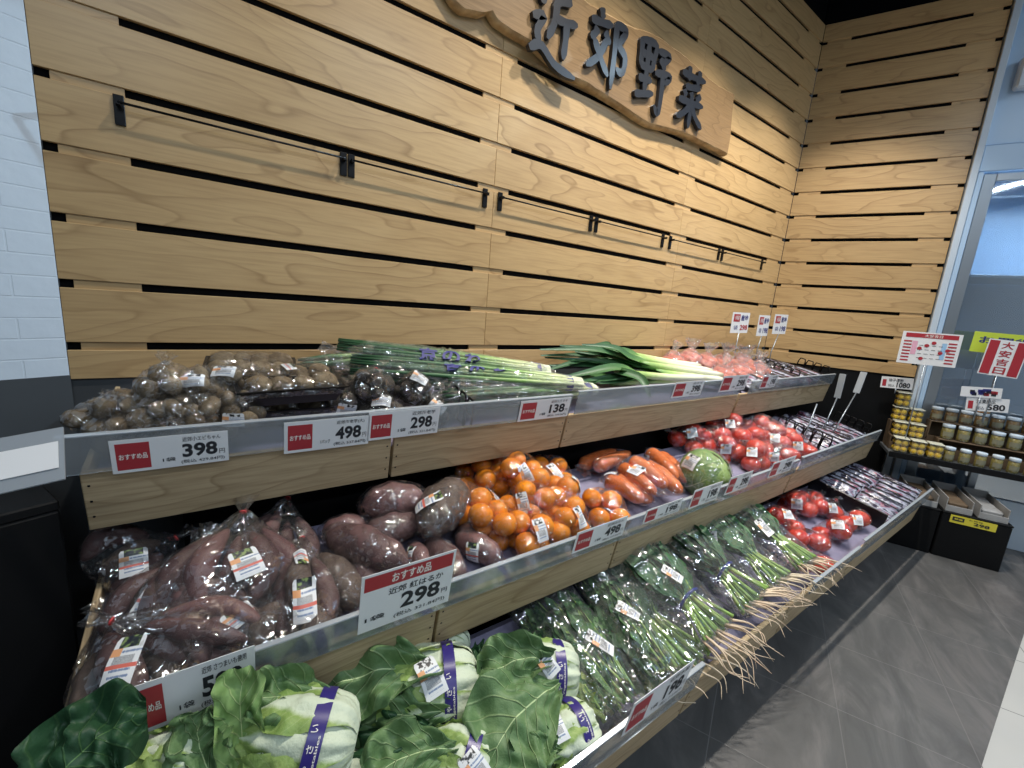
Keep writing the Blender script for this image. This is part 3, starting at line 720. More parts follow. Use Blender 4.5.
# ------------------------------------------------------------------ refrigerated showcase beyond the right wall
RB_ = np.stack([DB, NB, V(0, 0, 1)], 1)
fr = thing('refrigerated_showcase', 'tall pale blue refrigerated showcase with glass door beyond the plank corner', 'showcase', b_pt(1.6, -0.3, 0))
def fb(name, s0, s1, o0, o1, z0, z1, m, bev=0.003, parent=fr):
    mb = MB(); c = b_pt((s0 + s1) / 2, (o0 + o1) / 2, (z0 + z1) / 2) - np.array(fr.location)
    box(mb, c, (s1 - s0, o1 - o0, z1 - z0), RB_, bev=bev); return mb.build(name, [m], parent)
fb('side_post', 0.866, 0.90, -0.60, 0.018, 0.0, 3.38, 'pale_frame')
fb('header_panel', 0.902, 2.6, -0.03, 0.008, 2.205, 2.345, 'pale_panel')
fb('upper_panel', 0.902, 2.6, -0.05, -0.012, 2.35, 3.38, 'pale_panel')
fb('lamp_cover', 0.95, 1.6, -0.012, 0.05, 2.62, 2.78, 'pale_frame', 0.01)
dr = fb('door', 0.930, 0.985, -0.028, 0.004, 0.30, 2.19, 'grey_metal')
fb('door', 0.986, 2.5, -0.028, 0.004, 2.15, 2.19, 'pale_frame')
fb('edge_trim', 0.903, 0.928, -0.05, 0.012, 0.0, 2.20, 'pale_panel')
fb('glass_pane', 0.986, 2.5, -0.018, -0.010, 0.30, 2.149, 'door_glass', 0)
fb('base_panel', 0.93, 2.6, -0.03, 0.006, 0.0, 0.295, 'pale_frame')
fb('inner_back', 0.902, 2.6, -0.62, -0.58, 0.0, 3.38, 'pale_panel')
for z in (0.55, 0.80, 1.62): fb('inner_shelf', 0.91, 2.55, -0.57, -0.14, z, z + 0.02, 'pale_frame')
fb('inner_side', 2.56, 2.6, -0.57, -0.05, 0.0, 2.2, 'pale_panel')

# ------------------------------------------------------------------ camera and lamps
cd = bpy.data.cameras.new('camera'); co = bpy.data.objects.new('camera', cd); COL.objects.link(co)
cd.sensor_width = 36.0; cd.lens = FOC * 36 / 1024; cd.clip_start = 0.02
co.matrix_world = Matrix(((CR[0], CU[0], -CF[0], CAM[0]), (CR[1], CU[1], -CF[1], CAM[1]), (CR[2], CU[2], -CF[2], CAM[2]), (0, 0, 0, 1)))
SC.camera = co
def aim(o, p): o.rotation_euler = (Vector(tuple(p)) - o.location).to_track_quat('-Z', 'Y').to_euler()
def spot(x, y, z, tgt, power, angle=75, size=0.03, col=(1, 0.90, 0.76), blend=0.6):
    l = bpy.data.lights.new('spot_lamp', 'SPOT'); l.energy = power; l.spot_size = math.radians(angle); l.shadow_soft_size = size; l.color = col; l.spot_blend = blend
    o = bpy.data.objects.new('spot_lamp', l); COL.objects.link(o); o.location = (x, y, z); aim(o, tgt); return o
def area(name, loc, tgt, sx, sy, power, col):
    l = bpy.data.lights.new(name, 'AREA'); l.shape = 'RECTANGLE'; l.size = sx; l.size_y = sy; l.energy = power; l.color = col
    o = bpy.data.objects.new(name, l); COL.objects.link(o); o.location = loc; aim(o, tgt); return o
for x, e_ in ((0.05, 10), (0.75, 58), (1.45, 104), (2.15, 122), (2.85, 116)):
    spot(x, -0.74, 3.2, (x, -0.52, 0.6), e_, 92, 0.035, (1, 0.94, 0.85))
spot(2.3, -0.22, 2.75, (-0.72, -0.18, 1.12), 150, 19, 0.02, (0.60, 0.82, 1.0), 0.12)  # added cool lamp, its narrow cone shaped to brighten the left brick wall
for x in (-0.6, 1.4, 3.4, 5.4):
    for y in (-2.6, -4.2): area('tube_lamp', (x, y, 3.3), (x, y + 0.15, 0), 1.2, 0.06, 17, (0.76, 0.88, 1.0))
area('case_lamp', tuple(b_pt(1.7, -0.25, 2.12)), tuple(b_pt(1.7, -0.3, 0)), 1.3, 0.05, 14, (0.75, 0.88, 1.0))
w = bpy.data.worlds.new('world'); SC.world = w; w.use_nodes = True
w.node_tree.nodes['Background'].inputs[0].default_value = (0.55, 0.66, 0.8, 1); w.node_tree.nodes['Background'].inputs[1].default_value = 0.05
vs = SC.view_settings; vs.view_transform = 'Standard'; vs.look = 'None'; vs.gamma = 1.0; vs.exposure = 0.08; vs.use_curve_mapping = False
cy = SC.cycles; cy.transparent_max_bounces = 40; cy.max_bounces = 6; cy.diffuse_bounces = 3; cy.glossy_bounces = 3; cy.use_denoising = True; cy.sample_clamp_indirect = 4.0
cy.caustics_reflective = False; cy.caustics_refractive = False
# ------------------------------------------------------------------ bags: contents, film drawn tight round them, tie, sticker
rng = random.Random(7)
_k = np.arange(420) + 0.5
_ph = np.arccos(1 - 2 * _k / 420); _tt = PI * (1 + 5 ** 0.5) * _k
NRM = np.stack([np.cos(_tt) * np.sin(_ph), np.sin(_tt) * np.sin(_ph), np.cos(_ph)], 1)
class Hull:
    def __init__(s, blobs, infl=1.03, cen=None):
        # blobs: (centre, 3x3 half-axes)
        s.c = np.mean([b[0] for b in blobs], 0) if cen is None else np.asarray(cen, float)
        s.infl = infl
        s.h = np.max([NRM @ (b[0] - s.c) + np.linalg.norm(NRM @ b[1], axis=1) for b in blobs], 0)
    def r(s, d):
        d = np.atleast_2d(d); k = d @ NRM.T
        q = np.where(k > 0.06, s.h[None, :] / np.maximum(k, 0.06), 9.0)
        return q.min(1) * s.infl
def sph(c, r): return (np.asarray(c, float), np.eye(3) * r)
def hull_hit(H, q, n, lift, span=(-0.09, 0.03)):
    ss = np.linspace(span[0], span[1], 40); Q = (q - H.c)[None, :] + np.outer(ss, n); Ls = np.linalg.norm(Q, axis=1); gap = Ls - H.r(Q / Ls[:, None]); ok = np.nonzero(gap > 0)[0]
    k = int(ok[0]) if len(ok) else len(ss) - 1
    s = ss[k] if k == 0 else ss[k - 1] + (ss[k] - ss[k - 1]) * (-gap[k - 1]) / (gap[k] - gap[k - 1] + 1e-9)
    return q + n * (s + lift)
def film_mesh(mb, H, axis=(0, 0, 1), nu=40, nv=22, crinkle=0.0016, seed=0.0, gather=0.0, mat=0):
    F = frame_x(axis); Z, X, Y = F[:, 0], F[:, 1], F[:, 2]
    th = np.linspace(0.02, PI - 0.02, nv)[:, None]; ph = (np.arange(nu) * 2 * PI / nu)[None, :]
    d = (np.sin(th) * np.cos(ph))[..., None] * X + (np.sin(th) * np.sin(ph))[..., None] * Y + (np.cos(th) + 0 * ph)[..., None] * Z
    d = d.reshape(-1, 3); r = H.r(d)
    g = np.repeat(np.clip(1.4 - th[:, 0] * 1.3, 0, 1), nu); pp = np.tile(ph[0], nv)
    r = r * (1 - gather * g * (0.5 + 0.5 * np.cos(9 * pp + seed) * np.cos(5 * pp)))
    cr = np.array([abs(n3(x, 3.2, seed)) + 0.5 * abs(n3(x, 8, seed + 3)) for x in d])
    P = H.c + d * (r + crinkle * (cr * 3 - 0.6))[:, None]
    mb.add(P, [f[::-1] for f in grid_faces(nu, nv, True)], mat)
def tail_mesh(mb, p, axis, length, flare, seed=0.0, r0=0.005, nu=22, nv=6, mat=0):
    F = frame_x(axis); A, X, Y = F[:, 0], F[:, 1], F[:, 2]; vs = []
    for j in range(nv):
        t = j / (nv - 1); rr = r0 + (flare - r0) * t ** 0.8
        for i in range(nu):
            a = 2 * PI * i / nu
            k = rr * (1 + 0.55 * t * math.sin(5 * a + seed) * math.cos(3 * a + seed * 2))
            lift = length * t * (1 + 0.35 * t * n3((math.cos(a), math.sin(a), t), 1.6, seed))
            vs.append(p + A * lift + X * (k * math.cos(a)) + Y * (k * math.sin(a) * 0.6))
    mb.add(vs, grid_faces(nu, nv, True), mat)
STK = ['sticker_white', 'sticker_photo', 'sticker_orange', 'sticker_bars', 'sticker_text', 'sticker_redline', 'sticker_bird']
def sticker_cells(kind):
    nx, ny = 6, 12; M = {}
    for j in range(ny):
        for i in range(nx):
            m = 0
            if kind == 'A':
                if j >= 9 and 0 < i < 5: m = 1
                elif j in (7, 8): m = 2 if i < 2 else 4
                elif j in (5, 6) and 0 < i < 5: m = 3
                elif j == 4: m = 5
                elif 0 < j < 4 and 0 < i < 5: m = 4
            else:
                if j >= 9 and 0 < i < 5: m = 6
                elif j in (6, 7, 8): m = 2 if i < 2 else 4
                elif j in (3, 4, 5) and 0 < i < 5: m = 3
                elif j in (1, 2) and 0 < i < 5: m = 4
            M[(i, j)] = m
    return nx, ny, M
def sticker(parent, H, d0, up, w, h, kind='A', lift=0.0022, label=None, name='sticker'):
    d0 = unit(d0); p0 = H.c + d0 * H.r(d0)[0]; n = d0
    up = np.asarray(up, float); ey = unit(up - n * (up @ n)); ex = np.cross(ey, n)
    nx, ny, M = sticker_cells(kind); vs, uv = [], []; ss = np.linspace(-0.05, 0.02, 36)
    for j in range(ny + 1):
        for i in range(nx + 1):
            x, y = (i / nx - 0.5) * w, (j / ny - 0.5) * h
            cut = 0.86 if (j == ny and i in (0, nx)) else 1.0
            Q = (p0 + ex * x * cut + ey * y - H.c)[None, :] + np.outer(ss, n); Ls = np.linalg.norm(Q, axis=1); gap = Ls - H.r(Q / Ls[:, None])
            k = int(np.argmax(gap > 0)) if (gap > 0).any() else len(ss) - 1
            s_ = ss[k] if k == 0 else ss[k - 1] + (ss[k] - ss[k - 1]) * (-gap[k - 1]) / (gap[k] - gap[k - 1] + 1e-9)
            vs.append(p0 + ex * x * cut + ey * y + n * (max(s_, -0.02) + lift)); uv.append((i / nx, j / ny))
    mb = MB(); fs = grid_faces(nx + 1, ny + 1)
    mb.add(vs, fs, [M[(k % nx, k // nx)] for k in range(len(fs))], uv)
    return mb.build(name, STK, FILM.get(parent.name, parent))
def ring_tie(parent, p, axis, r=0.0052, col='tie_red', th=0.0022, name='tie'):
    F = frame_x(axis); a = np.linspace(0, 2 * PI, 13)
    mb = MB(); tube(mb, np.asarray(p)[None, :] + np.outer(np.cos(a) * r, F[:, 1]) + np.outer(np.sin(a) * r, F[:, 2]), th, 6, cap=False)
    return mb.build(name, [col], FILM.get(parent.name, parent))
def to_cam(p): return unit(CAM - p)
CAMUP = CU.copy()

def root(mb, P, rmax, seed=0.0, prof=None, seg=12, n=14, amp=0.10, mat=0):
    pts = spline(P, n); t = np.linspace(0, 1, n)
    if prof is None: k = np.sin(PI * np.clip(t * 0.96 + 0.02, 0, 1)) ** 0.62
    else: k = np.interp(t, prof[0], prof[1])
    base = mb.n; tube(mb, pts, np.maximum(k * rmax, 0.0008), seg, True, mat)
    vs = mb.v[-1]
    for i in range(n):
        for j in range(seg):
            q = vs[i * seg + j]; d = q - pts[i]
            vs[i * seg + j] = pts[i] + d * (1 + amp * 2 * n3((q[0], q[1], q[2]), 26, seed))
    return [sph(pts[i], max(k[i] * rmax, 0.001)) for i in range(0, n, 2)]
def px_sticker_dir(H, base, tier, u, v, w):
    # direction from the bag's middle to the spot of film under that pixel
    c = np.asarray(base) + H.c; r = unit(ray(u, v)); best = None
    for k in np.linspace(-0.14, 0.14, 57):
        s = np.dot(c - CAM, r) + k; q = CAM + r * s; d = q - c; L = np.linalg.norm(d)
        if L < 1e-4: continue
        e = abs(L - H.r(unit(d))[0]) + (0.02 if k > 0.02 else 0)
        if best is None or e < best[0]: best = (e, unit(d))
    return best[1]

# ---- slim sweet potatoes, three or four to a bag, necks gathered
def slim_bag(bpx, tpx, wb, wt, r, n, label, stk=None, mats=('sweet_purple',), tail=0.035, seed=0):
    B, T = tp('mid', *bpx, wb), tp('mid', *tpx, wt)
    t = thing('sweet_potato_bag', label, 'bag of sweet potatoes', B, 'bags of slim sweet potatoes')
    ax = unit(T - B); L = np.linalg.norm(T - B); side = unit(np.cross(ax, to_cam(B))); nrm = np.cross(side, ax); rr = random.Random(seed)
    blobs = []
    for i in range(n):
        o = side * (i - (n - 1) / 2) * r * 1.75 + nrm * (r * (0.9 if i % 2 else -0.2)); k0 = rr.uniform(-0.05, 0.06) * L; k1 = L * rr.uniform(0.70, 0.82)
        mid = ax * (k0 + k1) / 2 + o * 1.15 + side * rr.uniform(-.01, .01); mb = MB()
        b = root(mb, [ax * k0 + o * 0.9, mid, ax * k1 + o * 0.5], r * rr.uniform(0.85, 1.1), seed + i, amp=0.09)
        mb.build('sweet_potato', [mats[i % len(mats)]], t); blobs += b
    H = Hull(blobs + [sph(ax * L, 0.007)], 1.03, cen=ax * L * 0.38)
    mb = MB(); film_mesh(mb, H, ax, 40, 26, 0.002, seed, 0.16); tail_mesh(mb, ax * L, ax, tail, 0.02, seed); mb.build('film', ['film'], t)
    ring_tie(t, ax * L, ax)
    if stk:
        d = px_sticker_dir(H, B, 'mid', stk[0], stk[1], 0.05)
        upv = ax if stk[2] == 'ax' else (CAMUP if stk[2] == 'up' else -CAMUP * 0.3 + CR * stk[2])
        sticker(t, H, d, upv, stk[3], stk[4], 'A')
    if 'two stickers' in label: sticker(t, H, px_sticker_dir(H, B, 'mid', 301, 556, 0.06), CAMUP, 0.026, 0.040, 'A')
    return t
SL = [
 ((250, 640), (112, 621), 0.035, 0.065, 0.017, 2, 'slim sweet potato bag lying flat, red tie pointing at the tray end', None, ('sweet_pink', 'sweet_purple')),
 ((162, 702), (106, 614), 0.0, 0.012, 0.024, 3, 'sweet potato bag in the near tray corner with a large price sticker', (124, 660, 'up', 0.042, 0.074), ('sweet_brown', 'sweet_purple')),
 ((128, 640), (192, 548), 0.0, 0.06, 0.022, 2, 'slanting sweet potato bag with a long narrow sticker', (150, 597, 'ax', 0.030, 0.072), ('sweet_purple', 'sweet_brown')),
 ((102, 586), (176, 538), -0.012, 0.02, 0.024, 3, 'sweet potato bag at the back of the tray end, square sticker tilted', (134, 562, 'up', 0.045, 0.052), ('sweet_purple', 'sweet_brown')),
 ((176, 632), (206, 541), 0.02, 0.085, 0.023, 2, 'slanting sweet potato bag with red tie and no sticker in view', None, ('sweet_purple',)),
 ((226, 614), (243, 512), 0.03, 0.12, 0.022, 4, 'largest upright sweet potato bag with square sticker in its middle', (246, 563, 'up', 0.048, 0.056), ('sweet_purple', 'sweet_pink', 'sweet_purple')),
 ((266, 596), (288, 498), 0.0, 0.06, 0.021, 3, 'sweet potato bag with tallest neck and red tie behind the others', None, ('sweet_purple',)),
 ((185, 655), (280, 610), -0.005, 0.03, 0.022, 3, 'sweet potato bag under the others with a half-covered dark sticker', (238, 617, 'up', 0.050, 0.034), ('sweet_purple', 'sweet_pink')),
 ((304, 632), (302, 538), 0.02, 0.055, 0.021, 2, 'narrow upright sweet potato bag with two stickers', (305, 600, 'up', 0.042, 0.074), ('sweet_purple', 'sweet_brown')),
 ((270, 660), (288, 590), -0.01, 0.03, 0.023, 3, 'sweet potato bag against the rail beside the narrow two-sticker bag', None, ('sweet_purple', 'sweet_brown')),
]
for i, a in enumerate(SL):
    t = slim_bag(a[0], a[1], a[2], a[3], a[4] * 1.12, a[5] + 1, a[6], a[7], a[8], seed=i * 3 + 1)

# ---- fat sweet potatoes, each wrapped on its own
def fat_potato(p0, p1, w, r, label, m, seed, stk=None, bend=0.1):
    A, B = tp('mid', *p0, w), tp('mid', *p1, w + 0.004); C = (A + B) / 2
    t = thing('wrapped_sweet_potato', label, 'sweet potato', C, 'fat sweet potatoes in film')
    a, b = A - C, B - C; up = unit(to_cam(C) + V(0, 0, 0.6)); mb = MB()
    prof = ([0, 0.06, 0.2, 0.5, 0.8, 0.94, 1], [0.1, 0.45, 0.82, 1, 0.84, 0.46, 0.1])
    bl = root(mb, [a, (a + b) / 2 + up * bend * r, b], r, seed, prof, 16, 18, 0.10); mb.build('sweet_potato', [m], t)
    H = Hull(bl, 1.035); ax = unit(b - a); mb = MB(); film_mesh(mb, H, ax, 40, 24, 0.0022, seed, 0.05)
    tail_mesh(mb, b * 0.98, ax, 0.03, 0.022, seed); mb.build('film', ['film_fine'], t)
    if stk: sticker(t, H, px_sticker_dir(H, C, 'mid', stk[0], stk[1], w), CAMUP if len(stk) < 5 else CR * stk[4] + CAMUP * stk[5], stk[2], stk[3], 'A')
for i, a in enumerate([
 ((322, 532), (366, 524), 0.02, 0.030, 'pinkish sweet potato at the back behind the long one', 'sweet_pink', None),
 ((362, 505), (424, 497), 0.062, 0.046, 'fat pinkish sweet potato on top, next to the grey-brown round one', 'sweet_pink', None),
 ((424, 530), (460, 487), 0.055, 0.058, 'round grey-brown sweet potato on top with slanting white sticker', 'sweet_brown', (427, 501, 0.03, 0.075, 1.0, 0.8)),
 ((362, 537), (420, 522), 0.02, 0.040, 'purple sweet potato underneath the fat pinkish one', 'sweet_purple', None),
 ((326, 533), (408, 566), 0.03, 0.043, 'long thick sweet potato sloping down towards the tall price card', 'sweet_purple', None),
 ((316, 558), (358, 606), 0.005, 0.040, 'thick sweet potato between the narrow bag and the tall price card', 'sweet_brown', None),
 ((345, 556), (378, 590), -0.005, 0.032, 'dark sweet potato hidden behind the tall price card', 'sweet_purple', None),
 ((412, 545), (426, 572), 0.0, 0.026, 'small sweet potato with dark sticker above the tall price card', 'sweet_pink', (409, 556, 0.024, 0.05, -0.4, 1.0)),
 ((428, 540), (462, 582), -0.008, 0.036, 'sweet potato against the rail just past the tall price card', 'sweet_purple', None),
 ((456, 536), (500, 560), -0.004, 0.034, 'long purple sweet potato with white sticker beside the mandarins', 'sweet_pink', (472, 553, 0.036, 0.05)),
 ((300, 596), (332, 622), -0.012, 0.034, 'sweet potato low at the rail, nearest the narrow two-sticker bag', 'sweet_purple', None),
 ((462, 528), (476, 548), -0.01, 0.034, 'sweet potato tucked under the round grey-brown one', 'sweet_purple', None),
 ]): fat_potato(a[0], a[1], a[2], a[3] * 1.1, a[4], a[5], i * 5 + 2, a[6])

# ---- mandarins, several to a bag
def cluster(n, r, rr, flat=0.8):
    # n touching balls packed by pushing apart inside a shrinking shell
    P = np.array([[rr.gauss(0, 1), rr.gauss(0, 1), rr.gauss(0, 0.7)] for _ in range(n)]) * r * 1.2
    for it in range(90):
        for i in range(n):
            for j in range(i):
                d = P[i] - P[j]; L = np.linalg.norm(d) + 1e-9
                if L < 1.96 * r: s = d / L * (1.96 * r - L) / 2; P[i] += s; P[j] -= s
        P *= np.array([0.985, 0.985, 0.975])
    for i in range(n):
        for j in range(i):
            d = P[i] - P[j]; L = np.linalg.norm(d) + 1e-9
            if L < 1.92 * r: s = d / L * (1.92 * r - L) / 2; P[i] += s; P[j] -= s
    return P - P.mean(0)
def fruit_bag(tier, px, w, n, r, tie, label, name, cat, group, item, im, stk, seed, film='film_fine', sq=0.92, tail=0.03, sw=(0.034, 0.062), kind='B', fl=0.02, gather=0.12, tiew=0.03):
    C = tp(tier, *px, w); t = thing(name, label, cat, C, group); rr = random.Random(seed)
    P = cluster(n, r, rr); bl = []
    for p in P:
        mb = MB(); R = rotz(rr.uniform(0, 6)) @ rotx(rr.uniform(-.5, .5)); q = r * rr.uniform(0.93, 1.05)
        prof = [(0, -sq * q), (q * .35, -sq * q * .93), (q * .7, -sq * q * .68), (q * .93, -sq * q * .34), (q, 0), (q * .94, sq * q * .34), (q * .72, sq * q * .66), (q * .42, sq * q * .86), (q * .2, sq * q * .92), (0, sq * q * .86)]
        lathe(mb, prof, p, 16, 0, R); mb.build(item, [im], t); bl.append((p, R * q * 0.98))
    if tie is not None:
        T = tp(tier, *tie, w + tiew) - C; ax = unit(T)
        H = Hull(bl + [sph(T, 0.006)], 1.02, cen=T * 0.12); mb = MB(); film_mesh(mb, H, ax, 44, 26, 0.0014, seed, gather)
        tail_mesh(mb, T, ax, tail, fl, seed); mb.build('film', [film], t); ring_tie(t, T, ax)
    else:
        H = Hull(bl, 1.03); mb = MB(); film_mesh(mb, H, (0, 0, 1), 44, 24, 0.0014, seed, 0); mb.build('film', [film], t)
    if stk is not None:
        sticker(t, H, px_sticker_dir(H, C, tier, stk[0], stk[1], w), CAMUP + CR * (stk[2] if len(stk) > 2 else 0), sw[0], sw[1], kind)
    return t
for i, a in enumerate([
 ((516, 470), 0.075, 6, (501, 449), 'topmost mandarin bag, with clear tuft and slanting sticker', (526, 474, -0.5), 0.045),
 ((482, 478), 0.03, 5, (468, 474), 'mandarin bag at the back next to the round grey-brown sweet potato', None, 0.02),
 ((548, 475), 0.02, 4, (553, 480), 'mandarin bag at the back corner nearest the bare lilac mat', (555, 471, -0.4), 0.03),
 ((474, 508), 0.035, 5, (484, 496), 'mandarin bag pressed against the fat sweet potatoes', (499, 491, -0.4), 0.04),
 ((494, 528), 0.0, 5, (500, 515), 'mandarin bag just behind the purple stickered sweet potato', None, 0.03),
 ((528, 506), 0.03, 5, (524, 494), 'mandarin bag in the middle of the heap with white printed top', (523, 503, -0.3), 0.035),
 ((532, 531), 0.01, 6, (530, 512), 'mandarin bag at the rail with upright sticker', (541, 530, -0.2), 0.05),
 ((555, 496), 0.03, 5, (563, 490), 'mandarin bag with red tie above the rail heap', (580, 482, -0.3), 0.03),
 ((562, 519), 0.012, 6, (566, 502), 'mandarin bag at the rail left of the lone flat bag, sticker towards the mat', (580, 517, -0.2), 0.045),
 ((604, 509), -0.002, 4, (586, 504), 'flat mandarin bag lying by itself on the lilac mat', None, 0.01),
 ]): fruit_bag('mid', a[0], a[1], a[2] + 2, 0.0355, a[3], a[4].replace(' left of', ' beside'), 'mandarin_bag', 'bag of mandarins', 'bags of mandarins', 'mandarin', 'mandarin_skin', a[5], 30 + i, tiew=a[6])

# ---- carrots
def carrot_bag(tier, A_, B_, w, n, r, label, stk, seed, m='carrot_skin', name='carrot_bag', group='bags of carrots', k=1.8):
    A, B = tp(tier, *A_, w), tp(tier, *B_, w); C = (A + B) / 2; t = thing(name, label, 'bag of carrots', C, group); rr = random.Random(seed)
    ax = unit(B - A); L = np.linalg.norm(B - A); side = unit(np.cross(ax, EW)); bl = []
    prof = ([0, 0.03, 0.1, 0.5, 0.85, 0.96, 1], [0.45, 0.85, 1, 0.9, 0.72, 0.45, 0.15])
    for i in range(n):
        o = side * (i - (n - 1) / 2) * r * k + EW * (r * (0.5 if i % 2 else 0)); j = rr.uniform(-.02, .02)
        mb = MB(); bl += root(mb, [ax * (-L / 2 + j) + o, o * 1.05 + side * rr.uniform(-.006, .006) + EW * 0.004, ax * (L / 2 + j) + o], r * rr.uniform(.92, 1.08), seed + i, prof, 14, 18, 0.05); mb.build('carrot', [m], t)
    H = Hull(bl, 1.025); mb = MB(); film_mesh(mb, H, ax, 40, 26, 0.0018, seed); tail_mesh(mb, -ax * L / 2 * 1.05, -ax, 0.035, 0.03, seed, 0.02); mb.build('film', ['film'], t)
    if stk: sticker(t, H, px_sticker_dir(H, C, tier, stk[0], stk[1], w), CAMUP + CR * 0.2, 0.045, 0.042, 'B')
for i, a in enumerate([
 ((588, 468), (622, 454), 0.0, 2, 0.030, 'carrot bag lying apart at the back on the lilac mat', None),
 ((612, 482), (648, 504), 0.0, 2, 0.032, 'carrot bag nearest the mandarins, sloping to the rail', (607, 469)),
 ((632, 466), (668, 492), 0.035, 3, 0.032, 'carrot bag on top of the others with square white sticker', (637, 470)),
 ((654, 456), (682, 482), 0.015, 2, 0.031, 'carrot bag next to the round cabbage', (641, 458)),
 ]): carrot_bag('mid', *a[:5], a[5], a[6], 60 + i)

# ---- cabbage, half wrapped
C = tp('mid', 704, 474, 0.035); t = thing('cabbage', 'round green cabbage half wrapped in film beside the carrots', 'cabbage', C)
mb = MB(); R_c = 0.098
lump(mb, (0, 0, 0), (R_c, R_c, R_c * 0.9), None, 0.03, 2.0, 30, 20); mb.build('head', ['cabbage_pale'], t)
for k in range(5):
    mb = MB(); a0 = k * 1.256 + 0.4; nu, nv = 16, 14; vs, uv = [], []
    for j in range(nv):
        for i in range(nu):
            th = 0.2 + 2.2 * j / (nv - 1); ph = a0 + (i / (nu - 1) - 0.5) * 1.9 * math.sin(min(th, 1.7) * 0.9)
            d = V(math.sin(th) * math.cos(ph), math.sin(th) * math.sin(ph), math.cos(th))
            e = abs(i / (nu - 1) - 0.5) * 2; q = R_c * (1.02 + 0.012 * k + 0.05 * max(0, e - 0.7) + 0.03 * n3(d, 4, k)); vs.append(d * q * V(1, 1, 0.92)); uv.append((i / (nu - 1), 1 - j / (nv - 1)))
    Rm = rotx(0.9) @ rotz(0.5); mb.add(np.array(vs) @ Rm.T, grid_faces(nu, nv), 0, uv); mb.build('outer_leaf', ['napa_leaf_pale'], t)
H = Hull([sph((0, 0, 0), R_c * 1.08)], 1.0); mb = MB()
film_mesh(mb, Hull([sph((0, 0, 0), R_c * 1.07), sph(unit(-EX + EV * .5) * R_c * 1.5, 0.01)], 1.0, cen=(0, 0, 0)), -EX + EV * 0.5, 40, 24, 0.002, 4, 0.1); mb.build('film', ['film_fine'], t)
sticker(t, H, px_sticker_dir(H, C, 'mid', 690, 461, 0.05), CAMUP + CR * 0.5, 0.06, 0.062, 'B')

# ---- tomatoes
TM = dict(name='tomato_bag', cat='bag of tomatoes', item='tomato', im='tomato_skin', kind='B', sw=(0.044, 0.046))
for i, (px, w, n, lab, stk, tie) in enumerate([
 ((688, 440), 0.01, 3, 'tomato bag at the back corner next to the cabbage', (692, 433), (672, 432)),
 ((708, 438), 0.025, 4, 'tomato bag behind the cabbage, second from its end', None, (716, 428)),
 ((728, 429), 0.045, 4, 'topmost tomato bag with pale label', (730, 424), (714, 422)),
 ((722, 449), 0.01, 4, 'tomato bag right behind the cabbage at the rail side', (726, 449), (712, 440)),
 ((742, 440), 0.04, 4, 'tomato bag in the middle of the heap, one sticker facing out', (744, 444), (737, 430)),
 ((760, 430), 0.035, 4, 'tomato bag at the back of the heap near the wire divider', (761, 436), (752, 424)),
 ((775, 438), 0.02, 4, 'tomato bag against the wire divider', (775, 438), (768, 428)),
 ((752, 458), 0.008, 3, 'large tomato bag at the rail with white-printed band', (752, 452), (757, 448)),
 ((773, 455), 0.0, 3, 'tomato bag at the rail between the banded bag and the end bag', (774, 457), (770, 446)),
 ((798, 449), 0.0, 3, 'tomato bag at the far end of the rail', (798, 446), (790, 442)),
 ]): fruit_bag('mid', px, w, n + 1, 0.046, tie, lab, TM['name'], TM['cat'], 'tomato bags on the middle tier', 'tomato', 'tomato_skin', stk, 90 + i, kind='B', sw=TM['sw'], sq=0.86)
for i, (px, w, n, lab, stk, tie) in enumerate([
 ((784, 520), 0.02, 3, 'tomato pack nearest the spinach, sticker on its film', (788, 514), (772, 508)),
 ((797, 505), 0.02, 3, 'tomato pack at the back under the middle tier', (797, 504), (786, 498)),
 ((811, 501), 0.015, 3, 'tomato pack at the back beside the black crate', None, (820, 494)),
 ((826, 509), 0.015, 2, 'tomato pack between the back packs and the black crate', (833, 508), (836, 500)),
 ((808, 540), 0.0, 2, 'tomato pack alone in the middle of the lilac mat', (806, 530), (796, 530)),
 ((833, 531), 0.0, 3, 'tomato pack with brown-edged base at the rail', (838, 524), (846, 524)),
 ((853, 521), 0.005, 2, 'tomato pack touching the black crate at the rail', (858, 520), (858, 512)),
 ((812, 563), -0.012, 2, 'tomato pack half hidden behind the spinach roots', None, (806, 552)),
 ]): fruit_bag('bot', px, w, n, 0.045, tie, lab, 'tomato_pack', 'pack of tomatoes', 'tomato packs on the bottom tier', 'tomato', 'tomato_skin', stk, 120 + i, kind='B', sw=(0.046, 0.048), sq=0.86, tiew=0.01)

